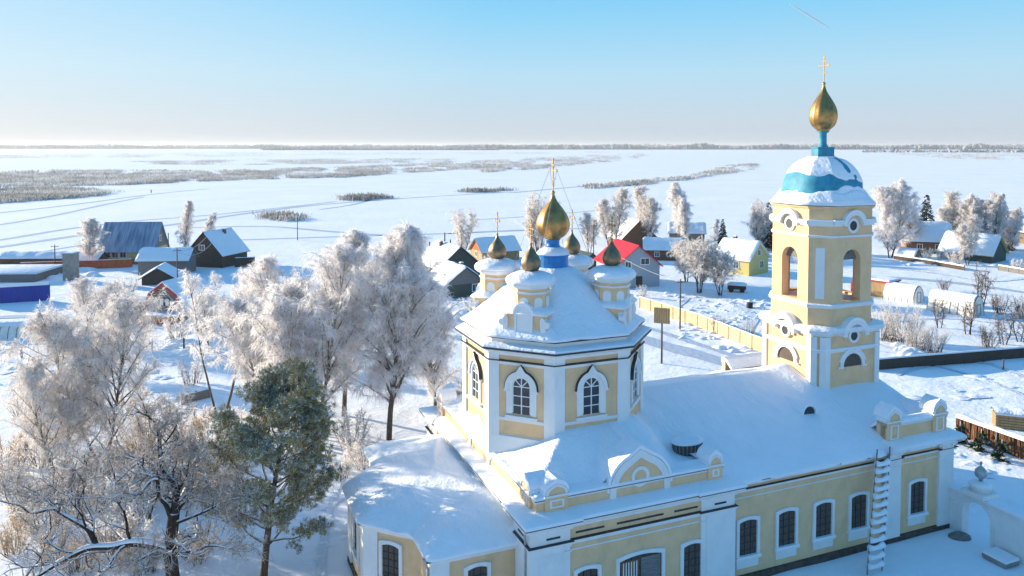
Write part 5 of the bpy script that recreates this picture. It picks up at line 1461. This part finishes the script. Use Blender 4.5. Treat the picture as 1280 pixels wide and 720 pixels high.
fb = bush('bush','low frosted bush behind the wattle and rail fences at the right','bush',44,2.3,2.6,'frost_warm',stems=18,tw=46,tw_l=.4,tw_w=.04,group='garden bushes')
setat(fb, at(1160,322))
for k,(x,y,s,l) in enumerate(((1178,326,1.2,'frosted bush before the tilted snow roof'),(1196,331,1.3,'brown frosted bush left of the green-gabled house'),(1148,324,.9,'frosted bush beside the tiny tan hut'),(1272,340,1.2,'frosted bush on the right edge by the rail fence'),
     (425,600,.9,'small twiggy bush left of the apse snow roof'),(455,585,1.1,'brown twiggy bush just above the apse snow roof'),(560,505,1.6,'orange-brown bush squeezed against the drum'),(548,420,1.5,'snowy bush behind the drum, below the green annex'),(590,392,1.2,'snowy bush right below the green annex'),
     (28,522,1.15,'bare frosted bush alone in the snow at the left edge'),(5,610,1.5,'beige bush at the very left beside the oak'),(110,640,1.8,'tall beige bush seen through the oak limbs'),(175,650,1.7,'beige bush left of the oak trunk'),(60,660,1.5,'beige bush under the end of the long oak limb'),(255,590,1.7,'frosted bush between oak and pine'),
     (230,560,1.6,'frosted bush behind the oak top'),(300,560,1.5,'frosted bush immediately left of the pine crown'),(440,560,1.4,'frosted bush right of the pine crown'),(150,690,1.3,'brown bush at the foot of the oak'),(240,480,1.3,'frosted bush beside the picket fence'),(160,370,1.6,'rimy bush in front of the lean-to shed'),(100,385,1.4,'rimy bush at the right end of the blue fence'),(220,425,1.5,'rimy bush under the orange porch'),(300,405,1.4,'rimy bush below the dark plank fence'),(1000,330,1.2,'frosted bush near the yellow house, hidden partly by the tower'),(610,335,1.3,'frosted bush right of the orange gable'),(720,345,1.4,'frosted bush between two small cupolas'))):
    cp(fb, l, at(x,y), k*1.7, s)

tb = bush('bush','beige rimy bush in the tangled undergrowth behind the old oak','bush',45,2.6,3.4,'frost_tan',stems=24,tw=60,tw_l=.45,tw_w=.024,group='undergrowth behind the oak')
setat(tb, at(150,705), .3, .9)
rnd = random.Random(9)
for (x,y,s) in ((20,690,.8),(70,700,.7),(100,715,.8),(180,715,.8),(245,700,.8),(30,655,.9),(95,625,1.0),(140,622,1.1),(195,620,1.1),(235,625,1.0),(275,640,.9),(10,585,1.1),(50,580,1.1),(160,590,1.1),(210,585,1.2),(260,565,1.2),(60,550,1.2),(180,560,1.2)):
    cp(tb,'beige rimy bush in the tangled undergrowth behind the old oak',at(x,y),rnd.uniform(0,6),s)
# ---- the old oak with snow on its limbs
oak = empty('oak_tree', at(219,762), 0, 'old dark oak with a long snow-covered limb reaching left in the foreground', 'tree')
oak.location.z = 0
def oakmk():
    rnd = random.Random(77); tm = MB(); sn = MB(); T = Twigs(); fine = MB(); Y0 = oak.location.y
    O = Vector(oak.location)
    def P(px_,py_,dy=0):           # a point of a limb, dy metres nearer or further than the trunk
        cy = HY+F*math.tan(TH); c, s = math.cos(TH), math.sin(TH); a = (px_-640)/F; b = -(py_-cy)/F
        t = (Y0+dy)/(c+b*s); return Vector((a*t,Y0+dy,HC+(-s+b*c)*t))-O
    def limb(pts, r0, r1, snow=0., kids=6, lvl=0):
        n = len(pts); Q = []
        for i in range(n-1):
            p0, p1, p2, p3 = pts[max(0,i-1)], pts[i], pts[i+1], pts[min(n-1,i+2)]
            for k in range(4):
                t = k/4; Q.append(.5*((2*p1)+(p2-p0)*t+(2*p0-5*p1+4*p2-p3)*t*t+(3*p1-p0-3*p2+p3)*t**3))
        Q.append(pts[-1]); N = len(Q)
        rad = [r0+(r1-r0)*i/(N-1) for i in range(N)]
        tm.tube(Q,rad,8 if r0 > .08 else 6)
        if snow: sn.tube([q+Vector((0,0,rad[i]*.75)) for i,q in enumerate(Q)],[max(.012,rad[i]*.72*snow) for i in range(N)],7)
        L = sum((Q[i+1]-Q[i]).length for i in range(N-1))
        for k in range(kids):
            u = .2+.8*(k+rnd.random())/kids; u = min(u,.98); p, d = along(Q,u)
            twist(p, d, max(.9,L*rnd.uniform(.3,.6)*(1.1-.5*u)), max(.014,(r0+(r1-r0)*u)*.45), 2)
        twist(Q[-1],(Q[-1]-Q[-2]).normalized(),max(.9,L*.4),r1,2)
    def twist(p, d, L, r, lvl):
        d = (d*.6+rv(rnd,.5)+Vector((0,0,.1))).normalized(); n = 7
        pts = curve_branch(rnd,p,d,L,n,.26,.04)
        (tm if r > .022 else fine).tube(pts,[r*(1-.75*i/n)+.004 for i in range(n+1)],5 if r > .022 else 3)
        if r > .02: sn.tube([q+Vector((0,0,r*.8)) for q in pts],[r*.55*(1-.6*i/n) for i in range(n+1)],5)
        if lvl:
            for k in range(5):
                u = .15+.85*(k+rnd.random())/5; q, qd = along(pts,min(u,.99)); twist(q,qd,max(.35,L*rnd.uniform(.45,.75)),r*.5,lvl-1)
        else:
            for k in range(5):
                q, qd = along(pts,rnd.uniform(.1,1)); T.add(q,(qd*.7+rv(rnd,.5)).normalized(),rnd.uniform(.25,.7),.018,.1)
    Z = Vector((0,0,-.4))
    limb([Z,P(217,730),P(213,690),P(216,655),P(218,640)],.40,.30,0,3)
    limb([P(218,642),P(220,610),P(206,590),P(200,565,.3),P(199,545,.6),P(194,528,.8)],.25,.06,0,9)
    limb([P(216,655),P(208,632,-.3),P(199,620,-.5),P(196,600,-.8),P(184,606,-1.),P(176,618,-1.3)],.15,.05,1.1,7)
    limb([P(213,690),P(190,682,-.5),P(165,679,-.8),P(140,684,-1.),P(110,686,-1.4),P(80,700,-1.8),P(45,722,-2.2),P(20,742,-2.5)],.23,.07,1.25,9)
    limb([P(122,686,-1.2),P(116,672,-1.2),P(108,660,-1.3),P(92,650,-1.2),P(76,641,-1.),P(66,636,-1.),P(40,641,-1.),P(26,632,-1.1),P(8,628,-1.2),P(-20,620,-1.4)],.15,.035,.7,12)
    limb([P(76,641,-1.),P(62,628,-.8),P(50,618,-.7),P(38,612,-.5),P(20,604,-.3)],.07,.02,.6,6)
    limb([P(74,642,-1.),P(78,620,-.6),P(90,603,-.4),P(92,590,0)],.055,.02,.5,5)
    limb([P(218,640),P(232,625,.5),P(245,612,1.),P(262,610,1.5),P(285,612,2.)],.14,.03,.8,8)
    limb([P(217,655),P(235,648,-.5),P(255,640,-1.),P(280,628,-1.4),P(300,622,-1.8)],.10,.03,.9,8)
    limb([P(222,615),P(232,596,.2),P(236,580,.4),P(240,565,.6)],.09,.025,.4,7)
    limb([P(206,592),P(190,580,.8),P(170,575,1.6),P(150,570,2.2),P(128,578,2.6)],.09,.025,.7,8)
    limb([P(214,700),P(200,690,-1.4),P(185,694,-2.6),P(170,702,-3.4)],.13,.04,1.1,5)
    limb([P(216,690),P(240,690,-.8),P(262,682,-1.4),P(290,686,-1.8)],.11,.03,.9,7)
    limb([P(200,560,.3),P(212,546,.3),P(222,528,.2),P(220,512,.2)],.06,.02,.3,6)
    limb([P(197,545,.6),P(188,535,.9),P(186,520,1.)],.05,.02,.3,5)
    limb([P(160,679,-.8),P(140,660,.8),P(118,640,1.8),P(100,622,2.4)],.08,.02,.7,8)
    tm.build('trunk','bark_oak',oak,recalc=False); sn.build('limb_snow','snow',oak,recalc=False)
    T.mesh('crown','frost_oak',oak,5,extra=fine)
oakmk()

# ---- green pine
pine = empty('pine_tree', at(329,728), 0, 'green pine with rime on its needle clumps, bare trunk below, left of the apse', 'tree')
def pinemk():
    rnd = random.Random(31); tm = MB(); T = Twigs(); H = 11.6
    tp = curve_branch(rnd,(0,0,-.3),(.05,0,1),H*.92,12,.03,.03)
    tm.tube(tp,[.21*(1-.8*i/12)+.02 for i in range(13)],9)
    def tuft(p, d, s):
        for k in range(30):
            q = (d*.45+rv(rnd,.6)+Vector((0,0,.28))).normalized()
            T.add(p+rv(rnd,.05*s),q,s*rnd.uniform(.17,.29),.024*s,.0)
    def clump(c, d, s):
        for k in range(int(20*s)):
            o = Vector((rnd.gauss(0,.33),rnd.gauss(0,.33),rnd.gauss(0,.17)))*s
            tuft(c+o,(d+Vector((0,0,.6))).normalized(),rnd.uniform(.8,1.15))
    for j in range(54):
        t = .17+.81*(j+rnd.random())/54; p, _ = along(tp,t); rel = (t-.17)/.83
        L = (1.8+2.6*math.sin(PI*min(1,.22+rel*.72)))*rnd.uniform(.7,1.15)
        if rel < .2 and rnd.random() < .35: continue
        az = j*2.4+rnd.uniform(-.5,.5); el = rnd.uniform(-.05,.4)+.5*rel
        d = Vector((math.cos(az)*math.cos(el),math.sin(az)*math.cos(el),math.sin(el)))
        lp = curve_branch(rnd,p,d,L,6,.12,.10); tm.tube(lp,[.055*(1-.8*i/6)*(1.2-rel*.6)+.01 for i in range(7)],5)
        for s in range(5):
            u = .42+.58*(s+rnd.random()*.8)/5; q, qd = along(lp,min(u,1)); sd = (qd*.6+rv(rnd,.5)).normalized(); e = q+sd*rnd.uniform(.25,.75)
            tm.tube([q,(q+e)/2+Vector((0,0,.03)),e],[.022,.016,.01],4); clump(e,sd,rnd.uniform(.65,1.1))
        clump(lp[-1],d,1.)
    clump(tp[-1],Vector((0,0,1)),1.3); clump(tp[-2],Vector((.3,0,1)),1.2)
    tm.build('trunk','bark_pine',pine,recalc=False); T.mesh('crown','needles',pine,3)
pinemk()
pine.scale = (1,1,1)
# ---- dark spruces
def spruce(label, seed, H, W):
    rnd = random.Random(seed); r = empty('spruce_tree',(0,0,0),0,label,'tree','dark conifers'); tm = MB(); T = Twigs()
    tm.tube([(0,0,-.3),(0,0,H*.5),(0,0,H*.98)],[.16*H/12,.1*H/12,.02],7)
    n = int(H*2.6)
    for j in range(n):
        t = .06+.93*j/n; z = H*t; L = W/2*(1-t)**.85*rnd.uniform(.8,1.15)+.12
        for k in range(max(5,int(11*(1-t)+4))):
            a = rnd.uniform(0,2*PI); d = Vector((math.cos(a),math.sin(a),-.12)); 
            for s in range(max(6,int(L*11))):
                u = rnd.random()**.7; p = Vector((0,0,z))+d*L*u+Vector((0,0,-.18*u*u*L))
                q = (d*.8+rv(rnd,.45)+Vector((0,0,-.1))).normalized(); T.add(p,q,rnd.uniform(.3,.6),.17,.25)
    tm.build('trunk','bark_oak',r,recalc=False); T.mesh('crown','spruce',r,seed); return r
sp = spruce('dark pointed spruce right of the big frosted birch',51,13.6,6.0); setat(sp, at(1157,312))
cp(sp,'slim dark spruce tip above the right-hand frosted grove', at(1251,312),1.,1.02)
cp(sp,'small dark conifer between the far cottage and the thicket', at(903,312),2.,.56)
cp(sp,'dark rimy conifer behind the left edge of the bell tower', at(960,312),3.,.86)
ss = spruce('little snow-dusted spruce nearest the church corner by the brushwood fence',52,1.9,1.5); setat(ss, to_world(44.1,10.7))
cp(ss,'middle little spruce of the three before the brushwood fence', to_world(44.2,8.9),1.,1.0)
cp(ss,'little spruce furthest right of the three before the brushwood fence', to_world(44.0,7.0),2.,.9)

# ================================================================= FAR REEDS, WILLOW ISLANDS, FOREST
def scatter(name, polys, n, h, w, mat, seed, blades=26, lump=1.):
    rnd = random.Random(seed); T = Twigs()
    for (poly, share) in polys:
        xs = [p[0] for p in poly]; ys = [p[1] for p in poly]
        def inside(x,y):
            c = False; j = len(poly)-1
            for i in range(len(poly)):
                xi,yi = poly[i]; xj,yj = poly[j]
                if (yi > y) != (yj > y) and x < (xj-xi)*(y-yi)/(yj-yi)+xi: c = not c
                j = i
            return c
        k = 0; tries = 0
        while k < n*share and tries < n*60:
            tries += 1
            x, y = rnd.uniform(min(xs),max(xs)), rnd.uniform(min(ys),max(ys))
            if not inside(x,y): continue
            p = at(x,y)
            if mnoise.noise(Vector((x*.035,y*.16,seed))) < -.26*lump: continue
            k += 1; dist = p.y
            hh = h*rnd.uniform(.5,1.25); ww = w*rnd.uniform(.6,1.5)*max(1.,dist/900)
            for b_ in range(blades):
                a = rnd.uniform(0,2*PI); rr = ww*math.sqrt(rnd.random())
                q = Vector((p.x+rr*1.5*math.cos(a),p.y+rr*math.sin(a),-.1)); up = hh*(1-.55*(rr/ww)**2)*rnd.uniform(.7,1.1)
                T.add(q,(rnd.gauss(0,.18),rnd.gauss(0,.18),1),up,up*rnd.uniform(.16,.3)+.08,.0)
    o = T.mesh(name,mat,None,seed); tag(o,kind='stuff'); return o
o = scatter('reed_beds',[
   ([(-120,243),(0,237),(60,234),(145,240),(110,246),(0,254),(-120,260)],.16),
   ([(-120,216),(0,215),(130,213),(270,214),(430,209),(560,203),(700,196),(800,191),(810,194),(790,200),(700,208),(560,213),(430,222),(300,225),(140,232),(-120,234)],.62),
   ([(735,233),(800,227),(868,220),(895,212),(918,206),(946,204),(942,212),(900,218),(868,223),(800,231),(738,236)],.07),
   ([(335,268),(352,267),(372,272),(366,277),(338,274)],.006),([(428,247),(470,245),(484,248),(440,251)],.012),([(565,240),(600,238),(640,237),(600,241)],.008),([(600,212),(680,207),(690,210),(610,216)],.02),
   ([(1090,190),(1180,185),(1300,184),(1300,200),(1200,199),(1120,193)],.16)], 10000, 2.7, 4.2, 'reed', 61, blades=16)
tag(o,'frosted reed beds and willow scrub along the frozen river','reeds')
o = scatter('reed_flats',[([(-120,193),(0,194),(200,191),(420,190),(620,190),(620,193),(400,194),(180,197),(-120,199)],.5),([(170,202),(330,199),(560,198),(560,203),(330,206),(200,206)],.5),([(640,190),(760,189),(760,191),(640,193)],.1)], 2200, 2.2, 9., 'reed', 62, blades=18, lump=.3)
tag(o,'distant greyish reed flats near the horizon','reeds')
def far_forest():
    rnd = random.Random(63); T = Twigs()
    def row(x0,x1,D,h,n,dd):
        for k in range(n):
            x = rnd.uniform(x0,x1); Y = D+rnd.uniform(-dd,dd); X = (x-640)/F*Y
            env = .55+.45*n2(x*.02,D*.001,1.,3); hh = h*max(.35,env+.35)*rnd.uniform(.75,1.15)
            for b in range(3):
                T.add((X+rnd.gauss(0,8),Y+rnd.gauss(0,8),-2),(rnd.gauss(0,.05),rnd.gauss(0,.05),1),hh*rnd.uniform(.7,1.1),hh*rnd.uniform(.5,.9),0)
    row(560,1500,5200,36,3600,260); row(-300,620,6400,30,2600,320); row(-500,1800,8800,46,3600,600)
    row(1080,1500,3000,14,600,150); row(330,620,4400,22,800,150)
    return T.mesh('forest','far_wood',None,63)
o = far_forest(); tag(o,'hazy blue-grey forest line along the horizon','forest',kind='stuff')
# ================================================================= AIR, SKY, SUN, CAMERA
SUN_AZ, SUN_EL = R(27), R(13)     # the sun stands to the left beyond the village
sdir = Vector((-math.cos(SUN_AZ)*math.cos(SUN_EL), math.sin(SUN_AZ)*math.cos(SUN_EL), math.sin(SUN_EL)))
HAZE = 8.5e-5
if HAZE:
    m = bpy.data.materials.new('haze'); m.use_nodes = True; nt = m.node_tree; nt.nodes.clear()
    out = nt.nodes.new('ShaderNodeOutputMaterial'); v = nt.nodes.new('ShaderNodeVolumePrincipled')
    v.inputs['Color'].default_value = (.90,.95,1,1); v.inputs['Density'].default_value = HAZE; v.inputs['Anisotropy'].default_value = .2
    nt.links.new(v.outputs[0], out.inputs['Volume']); MAT['haze'] = m
    mb = MB(); mb.box(-26500,26500,-26500,26500,-4.2,62); hz = mb.build('haze','haze'); tag(hz,kind='stuff')
W = bpy.data.worlds.new('World'); S.world = W; W.use_nodes = True
nt = W.node_tree; nt.nodes.clear()
wo = nt.nodes.new('ShaderNodeOutputWorld'); bg = nt.nodes.new('ShaderNodeBackground'); sk = nt.nodes.new('ShaderNodeTexSky')
sk.sky_type = 'NISHITA'; sk.sun_disc = False; sk.sun_elevation = SUN_EL
sk.sun_rotation = math.atan2(sdir.x, sdir.y)
sk.air_density = 1.0; sk.dust_density = .6; sk.ozone_density = 2.0; sk.altitude = 60
# pale haze-white towards the horizon, deepening to a clear winter blue overhead, whiter near the sun
tc = nt.nodes.new('ShaderNodeTexCoord'); sx = nt.nodes.new('ShaderNodeSeparateXYZ'); nt.links.new(tc.outputs['Generated'], sx.inputs[0])
SKYK = .42
stops = [(.0,(.55,.63,.73)),(.03,(.56,.67,.79)),(.09,(.46,.72,.90)),(.17,(.25,.64,.94)),(.30,(.12,.41,.83)),(1.,(.07,.33,.72))]
rp_ = ramp(nt, sx.outputs['Z'], [(p,tuple(x*SKYK for x in c)) for p,c in stops])
dt = nt.nodes.new('ShaderNodeVectorMath'); dt.operation = 'DOT_PRODUCT'; dt.inputs[1].default_value = sdir
nt.links.new(tc.outputs['Generated'], dt.inputs[0])
gl = nt.nodes.new('ShaderNodeMapRange'); gl.inputs['From Min'].default_value = .5; gl.inputs['From Max'].default_value = 1.; gl.inputs['To Max'].default_value = .4; nt.links.new(dt.outputs['Value'], gl.inputs['Value'])
mx = nt.nodes.new('ShaderNodeMix'); mx.data_type = 'RGBA'; nt.links.new(gl.outputs['Result'], mx.inputs['Factor'])
nt.links.new(rp_.outputs['Color'], mx.inputs['A']); mx.inputs['B'].default_value = (.93*SKYK,.95*SKYK,.96*SKYK,1)
sc = nt.nodes.new('ShaderNodeVectorMath'); sc.operation = 'SCALE'; sc.inputs['Scale'].default_value = 1/.15; nt.links.new(mx.outputs['Result'], sc.inputs[0])
m2 = nt.nodes.new('ShaderNodeMix'); m2.data_type = 'RGBA'; m2.inputs['Factor'].default_value = .97
nt.links.new(sk.outputs[0], m2.inputs['A']); nt.links.new(sc.outputs[0], m2.inputs['B'])
bg.inputs['Strength'].default_value = .15
nt.links.new(m2.outputs['Result'], bg.inputs['Color']); nt.links.new(bg.outputs[0], wo.inputs['Surface'])
sl = bpy.data.lights.new('sun','SUN'); sl.energy = 4.3; sl.angle = R(.5); sl.color = (1.,.85,.63)
so = bpy.data.objects.new('sun', sl); COL.objects.link(so)
so.rotation_euler = sdir.to_track_quat('Z','Y').to_euler(); so.location = sdir*200
cam = bpy.data.cameras.new('camera'); co = bpy.data.objects.new('camera', cam); COL.objects.link(co)
co.location = (0,0,HC); co.rotation_euler = (PI/2-TH,0,0)
cam.sensor_width = 36; cam.lens = F/1280*36; cam.clip_end = 90000; cam.clip_start = .5
cam.shift_y = -(360-(HY+F*math.tan(TH)))/1280
S.camera = co
S.view_settings.view_transform = 'Standard'; S.view_settings.look = 'None'; S.view_settings.gamma = 1; S.view_settings.use_curve_mapping = False
S.view_settings.exposure = 1.25
S.render.resolution_x = 1024; S.render.resolution_y = 576

# a thin vapour trail high over the right of the river
mb = MB(); d0 = Vector((10600,30000,5420)); d1 = Vector((13100,32500,4900))
pts = [d0.lerp(d1,i/12) for i in range(13)]
mb.tube(pts,[34*math.sin(PI*(.06+.88*i/12))+4 for i in range(13)],8); ct = mb.build('vapour_trail','snow'); tag(ct,'thin white vapour trail high in the sky at the upper right','vapour trail',kind='stuff')
